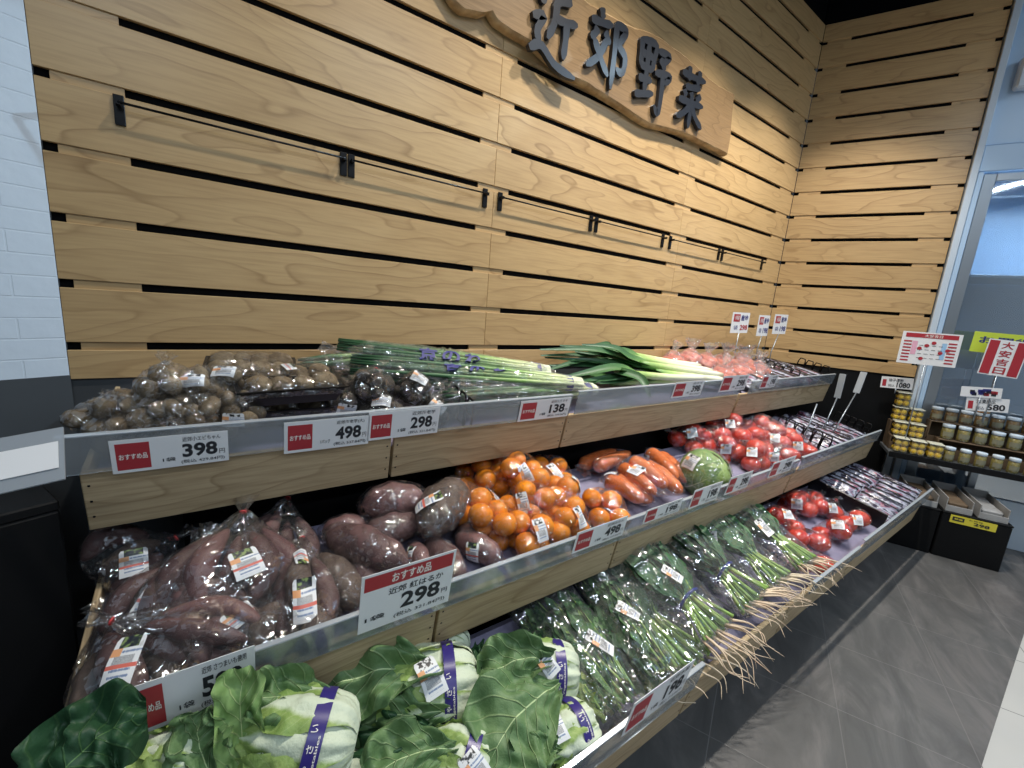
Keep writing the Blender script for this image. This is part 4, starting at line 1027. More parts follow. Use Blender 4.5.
# ---- small taro, dark taro
def taro_bag(px, w, n, r, label, m, tie, stk, seed, name='taro_bag', group='bags of small taro', sw=(0.045, 0.03), tiew=0.05, fl=0.016):
    C = tp('top', *px, w); t = thing(name, label, 'bag of taro', C, group); rr = random.Random(seed); P = cluster(n, r, rr); bl = []
    for p in P:
        R = rotz(rr.uniform(0, 6)) @ rotx(rr.uniform(-1, 1)); q = V(1.0, 0.86, rr.uniform(0.9, 1.25)) * r; mb = MB()
        lump(mb, p, q, R, 0.07, seed + p[0] * 50, 14, 10)
        mb.build('taro', [m], t); bl.append((p, R * q))
    if tie is not None:
        T = tp('top', *tie, w + tiew) - C; ax = unit(T); H = Hull(bl + [sph(T, 0.006)], 1.03, cen=T * 0.12); mb = MB(); film_mesh(mb, H, ax, 40, 24, 0.002, seed, 0.14)
        tail_mesh(mb, T, ax, 0.022, fl, seed); mb.build('film', ['film_fine'], t); ring_tie(t, T, ax, col='tie_red' if name != 'taro_bag' else 'film_hazy', th=0.002)
    else:
        H = Hull(bl, 1.04); mb = MB(); film_mesh(mb, H, (0, 0, 1), 40, 24, 0.0024, seed); mb.build('film', ['film_fine'], t)
    if stk: sticker(t, H, px_sticker_dir(H, C, 'top', stk[0], stk[1], w), CAMUP + CR * (stk[2] if len(stk) > 2 else 0), sw[0], sw[1], 'B')
for i, (px, w, n, lab, tie, stk) in enumerate([
 ((100, 418), 0.03, 7, 'small taro bag at the tray end by the grey dado', (112, 402), None),
 ((112, 432), 0.02, 6, 'small taro bag against the rail at the tray end', (98, 440), None),
 ((124, 410), 0.06, 7, 'small taro bag behind the two end bags', (112, 398), None),
 ((132, 428), 0.035, 6, 'dark glossy small taro bag in the middle front', None, None),
 ((164, 384), 0.115, 7, 'topmost small taro bag with twisted neck', (166, 363), None),
 ((152, 408), 0.07, 7, 'small taro bag right under the topmost one', None, None),
 ((160, 430), 0.025, 6, 'small taro bag at the rail above the price digits', (170, 424), None),
 ((184, 412), 0.06, 7, 'small taro bag in the centre beneath the sticker bags', None, None),
 ((205, 414), 0.05, 7, 'small taro bag with long crease beside the white label', (196, 396), None),
 ((196, 386), 0.10, 7, 'small taro bag at the back by the wall, pale sticker on top', None, (192, 380)),
 ((222, 382), 0.10, 7, 'small taro bag at the back with white sticker on top', None, (224, 370, 0.3)),
 ((226, 400), 0.07, 6, 'small taro bag next to the upper black taro tray', None, None),
 ((238, 418), 0.035, 7, 'small taro bag at the rail with white label', (244, 404), (233, 420)),
 ((188, 434), 0.015, 6, 'small taro bag low behind the price card', None, None),
 ]): taro_bag(px, w, n, 0.0215, lab, 'taro_skin', tie, stk, 150 + i)
for i, (px, w, n, lab, tie, stk) in enumerate([
 ((371, 388), 0.065, 9, 'dark taro bag with pink tie standing behind', (376, 369), None),
 ((413, 390), 0.05, 9, 'dark taro bag with slanting white label beside the scallions', None, (420, 378, 0.6)),
 ((379, 410), 0.01, 8, 'dark taro bag at the rail with white band label', None, (382, 400, 0.2)),
 ((343, 404), 0.015, 6, 'narrow dark taro bag with round white label by the black trays', None, (347, 410, 0.2)),
 ((352, 392), 0.035, 6, 'dark taro bag behind the narrow one', None, None),
 ((436, 410), 0.0, 4, 'dark taro bag corner just before the scallions', None, (438, 406, 0.8)),
 ]): taro_bag(px, w, n + 3, 0.0225, lab, 'taro_dark', tie, stk, 180 + i, 'dark_taro_bag', 'bags of dark taro', (0.05, 0.034), 0.03)
# black trays of large taro under film
def taro_tray(px, w, yaw, label, seed, stk, size=(0.24, 0.15, 0.045)):
    C = tp('top', *px, w); t = thing('taro_tray', label, 'tray of taro', C, 'black trays of large taro'); a, b, h = size; rr = random.Random(seed)
    R = np.stack([EX, EV, EW], 1) @ rotz(yaw); mb = MB()
    # open tray with flared walls
    o = lambda k, z: np.array([(sx * a / 2 * k, sy * b / 2 * k, z) for sx, sy in ((-1, -1), (1, -1), (1, 1), (-1, 1))])
    vs = np.vstack([o(0.82, 0), o(1.0, h), o(1.04, h), o(1.04, h - 0.004), o(0.98, h), o(0.80, 0.004)]) @ R.T; fs = []
    for p, q in ((0, 1), (1, 2), (2, 3), (1, 4), (4, 5)):
        for i in range(4): fs.append((p * 4 + i, p * 4 + (i + 1) % 4, q * 4 + (i + 1) % 4, q * 4 + i))
    fs += [(3, 2, 1, 0), (20, 21, 22, 23)]; mb.add(vs, fs, 0, smooth=False); mb.build('tray', ['pot_black'], t); bl = []
    for i in range(4):
        for j in range(2):
            p = R @ V((i - 1.5) * a * 0.21, (j - 0.5) * b * 0.42, h * 0.85 + rr.uniform(0, 0.008)); q = V(0.031, 0.027, 0.025) * rr.uniform(.9, 1.1); Rr = R @ rotz(rr.uniform(-.6, .6))
            mb = MB(); lump(mb, p, q, Rr, 0.08, seed + i + j * 7, 14, 10); mb.build('taro', ['taro_skin'], t); bl.append((p, Rr * q))
    H = Hull(bl + [sph(x, 0.002) for x in o(1.0, h * 0.6) @ R.T], 1.02); mb = MB(); film_mesh(mb, H, EW, 40, 20, 0.0012, seed); mb.build('film', ['film_fine'], t)
    if stk: sticker(t, H, px_sticker_dir(H, C, 'top', stk[0], stk[1], w), CAMUP, 0.06, 0.026, 'A')
taro_tray((290, 394), 0.06, 0.05, 'upper black tray of large taro under film', 210, (288, 366))
taro_tray((252, 380), 0.075, -0.1, 'black tray of taro at the back against the wall', 211, None, (0.2, 0.14, 0.04))
taro_tray((296, 414), -0.02, 0.0, 'lower black tray of large taro at the rail', 212, (290, 410), (0.26, 0.15, 0.05))
# ------------------------------------------------------------------ scallions, leeks
def strand(P0, P1, sag, rr, n=9, j=0.01):
    m = (P0 + P1) / 2 + V(rr.uniform(-j, j), rr.uniform(-j, j), rr.uniform(-j, j) - sag)
    return spline([P0, m, P1], n)
def scallion_bag(tip, rt, wt, wr, wid, label, seed, text=True, tape=True, n=34, flip=1.0):
    A, B = tp('top', *rt, wr), tp('top', *tip, wt); C = (A + B) / 2
    t = thing('scallion_bag', label, 'bag of scallions', C, 'bags of scallions'); rr = random.Random(seed); ax = unit(B - A); L = np.linalg.norm(B - A)
    side = unit(np.cross(ax, EW)); up = np.cross(side, ax) * 1.0
    if up @ EW < 0: up = -up
    for i in range(n):
        a = rr.uniform(0, 6.28); q = math.sqrt(rr.random()); o = side * math.cos(a) * q * wid * 0.5 + up * math.sin(a) * q * wid * 0.36
        e = rr.uniform(-0.10, 0.05) * L; mb = MB()
        pts = strand(A - C + o * 0.55, B - C + o * 1.25 - ax * max(e, 0), 0.0, rr); rad = np.interp(np.linspace(0, 1, 9), [0, .04, .2, .8, 1], [0.007, 0.009, 0.0078, 0.007, 0.003])
        tube(mb, pts, rad, 7, True); mb.build('scallion', ['scallion'], t)
    bl = [(A - C, np.eye(3) * 0.02), (B - C, np.eye(3) * 0.02)] + [((A - C) * (1 - k) + (B - C) * k, np.stack([ax * 0.01, side * wid * (0.32 + 0.32 * k), up * wid * (0.28 + 0.16 * k)], 1)) for k in (0.05, 0.35, 0.65, 0.93)]
    H = Hull(bl, 1.03); mb = MB(); film_mesh(mb, H, ax, 40, 44, 0.0035, seed); tail_mesh(mb, (B - C) * 1.0, ax, 0.05, wid * 0.5, seed, wid * 0.25); mb.build('film', ['film_sleeve'], t)
    if text:
        for i, chh in enumerate('京のねぎ'):
            dirn = -ax; n = unit(to_cam(C) + EW * 0.5); n = unit(n - dirn * (n @ dirn)); ey = np.cross(n, dirn); ey = ey if ey @ CAMUP > 0 else -ey
            q0 = (A - C) + ax * L * (0.30 + 0.105 * (3 - i)) + n * wid * 0.45; mb = MB(); v, f, asp = text_geo(chh, 0.03); s = 0.055
            P = [hull_hit(H, q0 + dirn * (x - 0.5) * s * 1.1 + ey * (y - 0.5) * s, n, 0.006) for x, y in v]
            mb.add(P, f, 0, smooth=False); mb.build('printed_character', ['ink_blue'], t)
    if tape:
        p = (A - C) + ax * L * 0.07; mb = MB(); a = np.linspace(0, 2 * PI, 17); rw = wid * 0.34
        vs = []
        for s in (-0.014, 0.014): vs += [p + ax * s + side * math.cos(x) * rw + up * math.sin(x) * rw * 0.85 for x in a[:-1]]
        mb.add(vs, grid_faces(16, 2, True), 0); mb.build('tape', ['tape_blue'], t)
scallion_bag((338, 352), (548, 372), 0.10, 0.10, 0.10, 'uppermost scallion bag along the wall with blue printed characters', 301)
scallion_bag((350, 368), (580, 384), 0.075, 0.07, 0.10, 'middle scallion bag with blue printed characters and blue tape', 302)
scallion_bag((440, 398), (594, 389), 0.03, 0.035, 0.09, 'front scallion bag just behind the rail', 303, text=False)
scallion_bag((446, 386), (560, 384), 0.055, 0.055, 0.08, 'short scallion bag wedged between the printed ones', 304, text=False, tape=False, n=18)
scallion_bag((300, 366), (372, 358), 0.085, 0.10, 0.05, 'thin scallion bag whose tips reach over the black taro tray', 305, text=False, tape=False, n=10)
def leek(rt, nk, tips, wr, wn, label, seed):
    A, B = tp('top', *rt, wr), tp('top', *nk, wn); t = thing('leek', label, 'leek', A, 'loose leeks'); rr = random.Random(seed); mb = MB()
    pts = strand(V(0, 0, 0), B - A, 0.0, rr, 12, 0.006); tube(mb, pts, np.interp(np.linspace(0, 1, 12), [0, 0.04, 0.3, 1], [0.012, 0.0165, 0.0155, 0.019]), 12, True); mb.build('shank', ['leek_white'], t)
    ax = unit(pts[-1] - pts[-3])
    for i, (px, w) in enumerate(tips):
        T = tp('top', *px, w) - A; mb = MB(); P = spline([pts[-2], pts[-1] + ax * 0.07 + EW * rr.uniform(0, .02), (pts[-1] + T) / 2 + EW * rr.uniform(0.0, 0.03), T], 16)
        leaf_strip(mb, P, EW + to_cam(A) * 0.5, np.interp(np.linspace(0, 1, 16), [0, .15, .6, 1], [0.020, 0.030, 0.026, 0.006]), cup=0.5, seed=seed + i); mb.build('leaf', ['leek_leaf'], t)
def leaf_strip(mb, P, nrm, w, cup=0.3, seed=0.0, nu=7, ruf=0.0, mat=0, thick=0.0):
    n = len(P); tg = np.gradient(P, axis=0); vs, uv = [], []
    for i in range(n):
        T = unit(tg[i]); S = unit(np.cross(T, nrm)); N = np.cross(S, T)
        for j in range(nu):
            u = j / (nu - 1) * 2 - 1; q = P[i] + S * u * w[i] + N * (cup * w[i] * u * u)
            if ruf: q = q + N * ruf * (n3((u * 1.3, i / n * 4.0, 0), 1.8, seed) * (0.35 + abs(u)) * 2 + 0.45 * n3((u * 4.5, i / n * 13.0, 2), 1.0, seed) * min(1, abs(u) * 3))
            vs.append(q); uv.append((j / (nu - 1), i / (n - 1)))
    mb.add(vs, grid_faces(nu, n), mat, uv)
for i, (rt, nk, tips, wr, wn, lab) in enumerate([
 ((724, 380), (655, 372), [((548, 366), 0.06), ((575, 352), 0.11), ((545, 358), 0.09)], 0.03, 0.05, 'leek at the front of the pile, shank end nearest the rail'),
 ((722, 375), (640, 364), [((540, 350), 0.12), ((582, 345), 0.14)], 0.05, 0.08, 'leek on top of the pile, second shank from the rail'),
 ((712, 371), (632, 358), [((560, 346), 0.13), ((541, 356), 0.10)], 0.055, 0.085, 'leek on top of the pile nearest the wall'),
 ((700, 366), (625, 354), [((556, 350), 0.11), ((590, 346), 0.12)], 0.05, 0.075, 'leek at the back of the pile along the wall'),
 ((718, 383), (645, 380), [((556, 388), 0.03), ((600, 384), 0.04)], 0.01, 0.02, 'leek low in the pile just behind the rail'),
 ((706, 378), (628, 374), [((555, 380), 0.04), ((650, 398), 0.02)], 0.035, 0.055, 'leek with one leaf hanging over the rail'),
 ((698, 373), (618, 362), [((543, 372), 0.06), ((570, 364), 0.08)], 0.03, 0.05, 'leek buried under the top ones'),
 ((690, 380), (612, 382), [((548, 392), 0.02), ((570, 394), 0.02)], 0.005, 0.01, 'leek lying on the mat at the bottom of the pile'),
 ]): leek(rt, nk, tips, wr, wn, lab, 320 + i)

# ---- orange roots in frilled bags on the top tier
for i, (px, w, lab) in enumerate([
 ((672, 362), 0.03, 'orange root bag behind the leek shanks by the wall'), ((690, 360), 0.05, 'orange root bag at the back with tall clear frill'),
 ((706, 364), 0.05, 'orange root bag second along the wall with frill'), ((724, 364), 0.05, 'orange root bag third along the wall with frill'),
 ((722, 376), 0.02, 'orange root bag between leek ends and price card'), ((740, 374), 0.03, 'orange root bag behind the small 298 card'),
 ((742, 365), 0.045, 'orange root bag at the back under the clip signs'), ((757, 372), 0.04, 'bright orange root bag at the rail gap with flared frill'),
 ((757, 384), 0.0, 'orange root bag low in the rail gap'),
 ]):
    C = tp('top', *px, w); t = thing('orange_root_bag', lab, 'bag of roots', C, 'bags of orange roots'); bl = []; rr = random.Random(340 + i)
    for k in range(3):
        mb = MB(); o = EX * (k - 1) * 0.042 + EW * (0.018 if k == 1 else 0)
        bl += root(mb, [o - EV * 0.06, o + EW * 0.004, o + EV * 0.06], 0.029 * rr.uniform(.9, 1.1), i * 3 + k, ([0, .08, .5, .9, 1], [.4, .9, 1, .85, .4]), 12, 12, 0.06); mb.build('root', ['carrot_red'], t)
    T = EW * 0.062 + EV * 0.01; H = Hull(bl + [sph(T, 0.012)], 1.03); mb = MB(); film_mesh(mb, H, EW, 40, 22, 0.002, i, 0.12); tail_mesh(mb, T, EW + EX * rr.uniform(-.3, .3), 0.06, 0.045, i, 0.012, 28, 7); mb.build('film', ['film_hazy'], t)

# ------------------------------------------------------------------ napa cabbages
def npt(c): return np.array(c[:3], float) if len(c) == 4 else at_y(c[0], c[1], c[2]) if c[2] < -0.5 else tp('bot', c[0], c[1], c[2])
def napa(butt, tip, wb, wt, R, label, seed, band=0.22, stick=None, leaves=(), L=None):
    A, B = npt((*butt, wb)), npt((*tip, wt)); ax = unit(B - A); L = L or np.linalg.norm(B - A)
    t = thing('napa_cabbage', label, 'napa cabbage', A, 'napa cabbages with purple bands'); rr = random.Random(seed)
    up = unit(EW - ax * (EW @ ax)); sd = np.cross(up, ax)
    mb = MB(); prof = ([0, .03, .1, .25, .5, .75, .92, 1], [.35, .62, .86, .98, 1.0, .84, .5, .1])
    tt = np.linspace(0, 1, 22); tube(mb, ax[None, :] * (tt * L)[:, None], np.interp(tt, *prof) * R * 0.93, 28, True)
    mb.uv[-1] = np.stack([np.tile(np.abs((np.arange(28) / 28 * 5) % 1), 22), np.repeat(tt, 28)], 1); mb.build('heart', ['napa_head'], t)
    bl = [(ax * L * k, np.eye(3) * np.interp(k, *prof) * R * 1.04) for k in np.linspace(0.02, 0.98, 9)]
    n = 9
    for k in range(n):
        a0 = k * 2.4 + rr.uniform(-.2, .2) + seed; mb = MB(); nu, nv = 15, 22; vs, uv = [], []; sp = rr.uniform(0.62, 0.85); off = 0.94 + 0.014 * k; len_k = rr.uniform(0.80, 1.0)
        for j in range(nv):
            v = j / (nv - 1); wv = np.interp(v, [0, .25, .6, .85, 1], [0.5, 0.68, 1.0, 0.95, 0.45])
            for i in range(nu):
                u = i / (nu - 1) * 2 - 1; a = a0 + u * sp * wv; r = np.interp(v * len_k, *prof) * R * off
                r += 0.007 * max(0, 1 - abs(u) * 2.4) * (1 - v * 0.7)                        # thick midrib
                r += (0.004 + 0.012 * v) * n3((u * 1.5, v * 5, k), 1.7, seed + k) * (0.3 + abs(u)) + 0.010 * max(0, abs(u) - 0.75) * v
                r += 0.02 * max(0, v - 0.8) * (1 + n3((u * 2, k, 0), 1.5, seed))
                vs.append(ax * (v * len_k * L) + (up * math.cos(a) + sd * math.sin(a)) * r); uv.append((i / (nu - 1), v))
        mb.add(vs, grid_faces(nu, nv), 0, uv); mb.build('leaf', ['napa_head'], t)
    # purple paper band with white lettering
    p = ax * L * band; rb = float(np.interp(band, *prof)) * R * 1.10; an = np.arange(40) * 2 * PI / 40; hw = 0.0125
    mb = MB(); vs = [];
    for s in (-hw, hw): vs += [p + ax * s + (up * math.cos(x) + sd * math.sin(x)) * rb for x in an]
    mb.add(vs, grid_faces(40, 2, True), 0)
    def on_band(a, y, lift): return p + ax * y + (up * math.cos(a) + sd * math.sin(a)) * (rb + lift)
    camd = to_cam(A + p); ac = math.atan2(camd @ sd, camd @ up)
    def word(s, a1, y0, h, width, m):
        v, f, asp = text_geo(s, 0.012)
        mb.add([on_band(a1 - x * width / rb, y0 + y * h, 0.0012) for x, y in v], f, m, smooth=False)
    for q, ch in enumerate('新鮮やさい'): word(ch, ac + 1.25 - q * 0.34, -0.0015, 0.0105, 0.0105, 1)
    word('Fresh Vegetables', ac + 1.25, -0.0095, 0.0058, 0.10, 1)
    mb.build('band', ['band_purple', 'text_white'], t)
    if stick:
        H = Hull(bl, 1.06); sticker(t, H, px_sticker_dir(H, A, 'bot', stick[0], stick[1], 0.05), CAMUP + CR * stick[2], stick[3], stick[4], 'C', 0.004)
    for q, lf in enumerate(leaves):
        pts = [npt(c) - A for c in lf['p']]; P = spline(pts, 40)
        w = np.interp(np.linspace(0, 1, 40), [0, .12, .35, .65, .88, 1], lf.get('prof', [.22, .35, .75, 1, .72, .10])) * lf['w']
        mb = MB(); leaf_strip(mb, P, lf.get('n', to_cam(A) + EW * 0.6), w, lf.get('cup', 0.12), seed + q * 3, 27, lf.get('ruf', 0.018)); mb.build('outer_leaf', [lf.get('m', 'napa_leaf')], t)
    return t
napa((478, 680), (352, 700), 0.07, 0.05, 0.078, 'largest napa cabbage in the middle, sticker above its purple band', 1, 0.26, (431, 677, -0.1, 0.044, 0.074),
     [dict(p=[(440, 668, .13), (390, 668, .14), (345, 682, .12), (318, 694, .09)], w=0.085, m='napa_leaf', ruf=0.03),
      dict(p=[(450, 710, .10), (400, 715, .10), (360, 705, .07), (330, 705, .05)], w=0.07, m='napa_leaf', ruf=0.028),
      dict(p=[(440, 735, .09), (400, 735, .08), (370, 728, .06), (345, 720, .04)], w=0.06, m='napa_leaf_dark', ruf=0.03),
      dict(p=[(430, 650, .10), (390, 655, .09), (350, 668, .06)], w=0.045, m='napa_leaf_dark', ruf=0.02)])
napa((356, 742), (235, 735), -0.87, -0.78, 0.070, 'napa cabbage with a tall upright folded leaf, band facing the floor side', 2, 0.32, None,
     [dict(p=[(238, 790, -0.84), (242, 745, -0.82), (240, 705, -0.80), (243, 667, -0.785)], w=0.040, m='napa_leaf_pale', cup=0.55, ruf=0.010, prof=[.3, .6, .85, .8, .9, .75]),
      dict(p=[(228, 800, -0.84), (206, 765, -0.82), (198, 735, -0.80), (206, 708, -0.785)], w=0.048, m='napa_leaf', cup=0.1, ruf=0.022),
      dict(p=[(338, 715, -0.82), (305, 698, -0.80), (268, 698, -0.79), (240, 708, -0.785)], w=0.049, m='napa_leaf', ruf=0.022)])
napa((118, 800), (50, 790), -0.80, -0.76, 0.062, 'napa cabbage at the tray end under the big dark green leaf', 3, 0.3, None,
     [dict(p=[(30, 812, -0.88), (70, 764, -0.865), (105, 733, -0.855), (147, 714, -0.85)], w=0.058, m='napa_leaf_dark', cup=0.12, ruf=0.02, prof=[.5, .8, 1, 1, .8, .35])])
napa((196, 772), (120, 764), -0.80, -0.75, 0.051, 'napa cabbage with pale rib between the dark leaf and the upright leaf', 4, 0.85, None)
u_ = lambda x, y, w: (*(TRAY['bot'] + EX * x + EV * ((y - TRAY['bot'][1]) / math.cos(TILT)) + EW * w), 0)
def napa_w(A, B, R, label, seed):
    a, b = np.array(A[:3]), np.array(B[:3]); return napa(A[:2], B[:2], A[2], B[2], R, label, seed, 0.3, None)
_npt = npt
def npt(c): return np.array(c, float) if abs(c[0]) < 2 else _npt(c)
napa_w(u_(0.20, -0.84, 0.025), u_(-0.02, -0.82, 0.025), 0.056, 'napa cabbage lying underneath the one with the upright folded leaf', 9)
napa_w(u_(-0.04, -0.78, 0.025), u_(-0.195, -0.76, 0.025), 0.054, 'napa cabbage lying underneath the big dark leaf at the tray end', 10)
napa((468, 655), (400, 640), 0.03, 0.02, 0.055, 'small napa cabbage behind the largest one, sticker on its band', 5, 0.35, (434, 657, 0.4, 0.04, 0.05),
     [dict(p=[(470, 690, .06), (478, 672, .07), (482, 655, .06), (484, 645, .05)], w=0.03, m='napa_leaf_dark')])
napa((577, 672), (500, 668), 0.06, 0.06, 0.062, 'napa cabbage with a broad veined leaf spread in front', 6, 0.30, (547, 664, -0.5, 0.036, 0.056),
     [dict(p=[(560, 682, .12), (535, 700, .135), (510, 725, .13), (488, 765, .10)], w=0.098, m='napa_leaf', cup=0.06, ruf=0.014, prof=[.12, .3, .7, 1, .85, .3]),
      dict(p=[(550, 660, .125), (525, 658, .14), (500, 668, .13), (478, 682, .11)], w=0.062, m='napa_leaf', cup=0.1, ruf=0.018),
      dict(p=[(512, 664, .05), (508, 655, .055), (504, 645, .05)], w=0.035, m='napa_leaf_dark'),
      dict(p=[(500, 690, .08), (485, 680, .09), (478, 665, .09), (480, 650, .08)], w=0.03, m='napa_leaf_dark')])
napa((590, 722), (530, 752), 0.05, 0.06, 0.055, 'napa cabbage at the rail with sticker over its purple band', 7, 0.32, (556, 728, -0.5, 0.036, 0.05),
     [dict(p=[(560, 752, .10), (545, 748, .11), (530, 752, .1), (520, 765, .09)], w=0.05, m='napa_leaf')])
napa((490, 772), (425, 745), 0.06, 0.07, 0.055, 'napa cabbage low at the picture edge, band and card just showing', 8, 0.34, (476, 768, -0.5, 0.04, 0.05),
     [dict(p=[(455, 748, .11), (420, 752, .12), (390, 765, .11), (370, 790, .1)], w=0.06, m='napa_leaf')])

# ------------------------------------------------------------------ bagged greens and spinach
def greens_bag(top, bot, wt, wb, wid, label, seed, stk=None, n=100, m=('leaf_greens', 'leaf_spinach', 'stem_pale'), thick=0.4, fin=True):
    A, B = tp('bot', *bot, wb), tp('bot', *top, wt); C = (A + B) / 2; t = thing('greens_bag', label, 'bag of greens', C, 'bags of leafy greens'); rr = random.Random(seed)
    ax = unit(B - A); L = np.linalg.norm(B - A); sd = unit(np.cross(ax, EW)); up = np.cross(sd, ax); up = up if up @ EW > 0 else -up
    def pos(k, a, q): return ax * (k - 0.5) * L + sd * math.cos(a) * q * wid * (0.36 + 0.14 * k) + up * math.sin(a) * q * wid * thick * 0.5
    for i in range(n):
        a = rr.uniform(0, 6.28); q = math.sqrt(rr.uniform(0.1, 1)); a2 = a + rr.uniform(-.7, .7); k0, k1 = rr.uniform(0.0, 0.2), rr.uniform(0.6, 0.95)
        P = spline([pos(k0, a, q * .8), pos((k0 + k1) / 2 + rr.uniform(-.1, .1), (a + a2) / 2 + rr.uniform(-.5, .5), q), pos(k1, a2, q)], 12); mb = MB()
        if i % 3 == 2: tube(mb, P, np.linspace(0.0034, 0.0018, 12), 6); mb.build('stem', [m[2]], t)
        else:
            w = np.interp(np.linspace(0, 1, 12), [0, .3, .55, .8, 1], [.2, .5, 1, 1, .15]) * rr.uniform(0.012, 0.022)
            w = w * (1 + 0.35 * np.array([(-1) ** j for j in range(12)]) * (np.linspace(0, 1, 12) > 0.4)); leaf_strip(mb, P, up * math.sin(a) + sd * math.cos(a) * 0.6 + up * 0.3, w, 0.4, seed + i, 5, 0.006); mb.build('leaf', [m[i % 2]], t)
    bl = [(ax * (k - 0.5) * L, np.stack([ax * 0.02, sd * wid * (0.40 + 0.14 * k), up * wid * thick * 0.58], 1)) for k in (0.0, 0.3, 0.65, 0.96)]
    H = Hull(bl, 1.04); mb = MB(); film_mesh(mb, H, ax, 44, 36, 0.005, seed)
    if fin: # flat open mouth of the sleeve
        vs = []
        for j in range(6):
            for i in range(15):
                u = i / 14 * 2 - 1; vs.append(ax * (L * 0.46 + j * 0.018) + sd * u * wid * (0.5 + 0.03 * j) + up * (0.010 * n3((u * 2, j * 0.5, 0), 1.6, seed) + 0.006 * math.sin(u * 9 + j)))
        mb.add(vs, grid_faces(15, 6), 0)
    mb.build('film', ['film_sleeve'], t)
    if stk: sticker(t, H, px_sticker_dir(H, C, 'bot', stk[0], stk[1], 0.03), CAMUP + CR * stk[2], 0.034, 0.068, 'C')
greens_bag((548, 592), (628, 705), 0.04, 0.02, 0.15, 'greens bag with upright sticker beside the veined napa cabbage', 401, (600, 642, -0.75))
greens_bag((592, 570), (662, 676), 0.05, 0.03, 0.15, 'greens bag at the rail next to the spinach, sticker near its top', 402, (628, 610, -0.75))
greens_bag((524, 608), (580, 672), 0.012, 0.0, 0.10, 'greens bag at the back with shiny sticker, by the lilac mat', 403, (567, 601, -0.7))
greens_bag((572, 672), (606, 722), 0.02, 0.0, 0.10, 'small pale-stemmed greens bag between the napa heads and the rail', 404, None, 40, ('leaf_greens', 'leaf_yellow', 'stem_pale'), 0.5, False)
greens_bag((632, 662), (668, 700), -0.01, -0.01, 0.09, 'crumpled greens bag in the corner of the rail', 405, None, 36, ('leaf_yellow', 'leaf_greens', 'stem_pale'), 0.5, False)
def spinach_bag(far, tie, end, rootpx, w, wid, label, seed, stk=None, nroot=11, blue=True, wroot=-0.06):
    T, F_, E_ = tp('bot', *tie, w), tp('bot', *far, w), tp('bot', *end, w - 0.01); t = thing('spinach_bag', label, 'bag of spinach', T, 'spinach bags with long roots'); rr = random.Random(seed)
    wid *= 1.75; f, e = F_ - T, E_ - T; ax = unit(f); sd = unit(np.cross(ax, EW)); up = np.cross(sd, ax); up = up if up @ EW > 0 else -up; L = np.linalg.norm(f)
    for i in range(34):
        a = (i / 33 * 2 - 1); h = rr.uniform(-0.2, 1.0); k = rr.uniform(0.75, 1.0); o = sd * a * wid * 0.42 + up * (h * wid * 0.26)
        P = spline([o * 0.2, f * 0.35 + o * 0.7, f * k + o + up * rr.uniform(-.008, .008)], 14); mb = MB()
        wv = np.interp(np.linspace(0, 1, 14), [0, .25, .45, .7, .9, 1], [.22, .55, .95, 1, .62, .08]) * rr.uniform(0.026, 0.040); leaf_strip(mb, P, up + sd * rr.uniform(-.6, .6), wv, rr.uniform(-.2, .35), seed + i, 7, 0.008); mb.build('leaf', ['leaf_round'], t)
    for i in range(20):
        a = (i % 10) / 9 * 2 - 1; o = sd * a * wid * 0.24 + up * rr.uniform(-.3, 1) * wid * 0.14; mb = MB(); tube(mb, spline([f * 0.22 + o * 0.8, o * 0.55, e + o * 1.25], 9), np.linspace(0.0042, 0.0055, 9), 7); mb.build('stem', ['stem_pale'], t)
    Rw = on_plane(*rootpx, TRAY['bot'] + EW * (w - 0.015), EW) - T
    for i in range(nroot):
        a = i / (nroot - 1) * 2 - 1; o = sd * a * wid * 0.26 + up * rr.uniform(-.2, 1) * wid * 0.10; d = (Rw - e) * rr.uniform(0.6, 1.05) + sd * a * wid * rr.uniform(.2, .5); mb = MB()
        P = spline([e * 0.96 + o * 1.2, e + o * 1.2 + d * 0.35 + up * rr.uniform(0, .012), e + o + d * 0.7 + sd * rr.uniform(-.02, .02), e + o * 0.8 + d + V(0, 0, rr.uniform(-.03, 0.012)) + sd * rr.uniform(-.06, .04)], 14)
        tube(mb, P, np.interp(np.linspace(0, 1, 14), [0, .1, .6, 1], [0.0042, 0.0034, 0.0018, 0.0006]), 6); mb.build('root', ['root_pink' if seed % 2 else 'root_pale'], t)
    if blue: ring_tie(t, V(0, 0, 0) + up * wid * 0.03, ax, wid * 0.18, 'tape_blue', 0.005)
    bl = [(f * k, np.stack([ax * 0.02, sd * wid * (0.3 + 0.24 * k), up * wid * (0.2 + 0.12 * k)], 1)) for k in (0.1, 0.4, 0.7, 0.98)] + [(e * 0.9, np.stack([ax * 0.01, sd * wid * 0.36, up * wid * 0.2], 1))]
    H = Hull(bl, 1.05); mb = MB(); film_mesh(mb, H, ax, 44, 36, 0.005, seed)
    mb.build('film', ['film_sleeve'], t)
    if stk: sticker(t, H, px_sticker_dir(H, T, 'bot', stk[0], stk[1], 0.03), CAMUP + CR * stk[2], 0.036, 0.066, 'C')
spinach_bag((628, 550), (688, 602), (716, 636), (775, 668), 0.06, 0.135, 'spinach bag at the near end with long curling roots', 421, (672, 574, -0.8), 18)
spinach_bag((600, 562), (650, 622), (690, 668), (730, 700), 0.015, 0.13, 'spinach bag tucked under the near one, dark leaves showing', 422, None, 5, False)
spinach_bag((662, 528), (724, 574), (754, 604), (806, 612), 0.06, 0.13, 'second spinach bag from the near end, blue tie showing', 423, None, 17)
spinach_bag((694, 514), (752, 558), (778, 584), (826, 596), 0.055, 0.125, 'third spinach bag from the near end', 424, (712, 540, -0.7), 16, False)
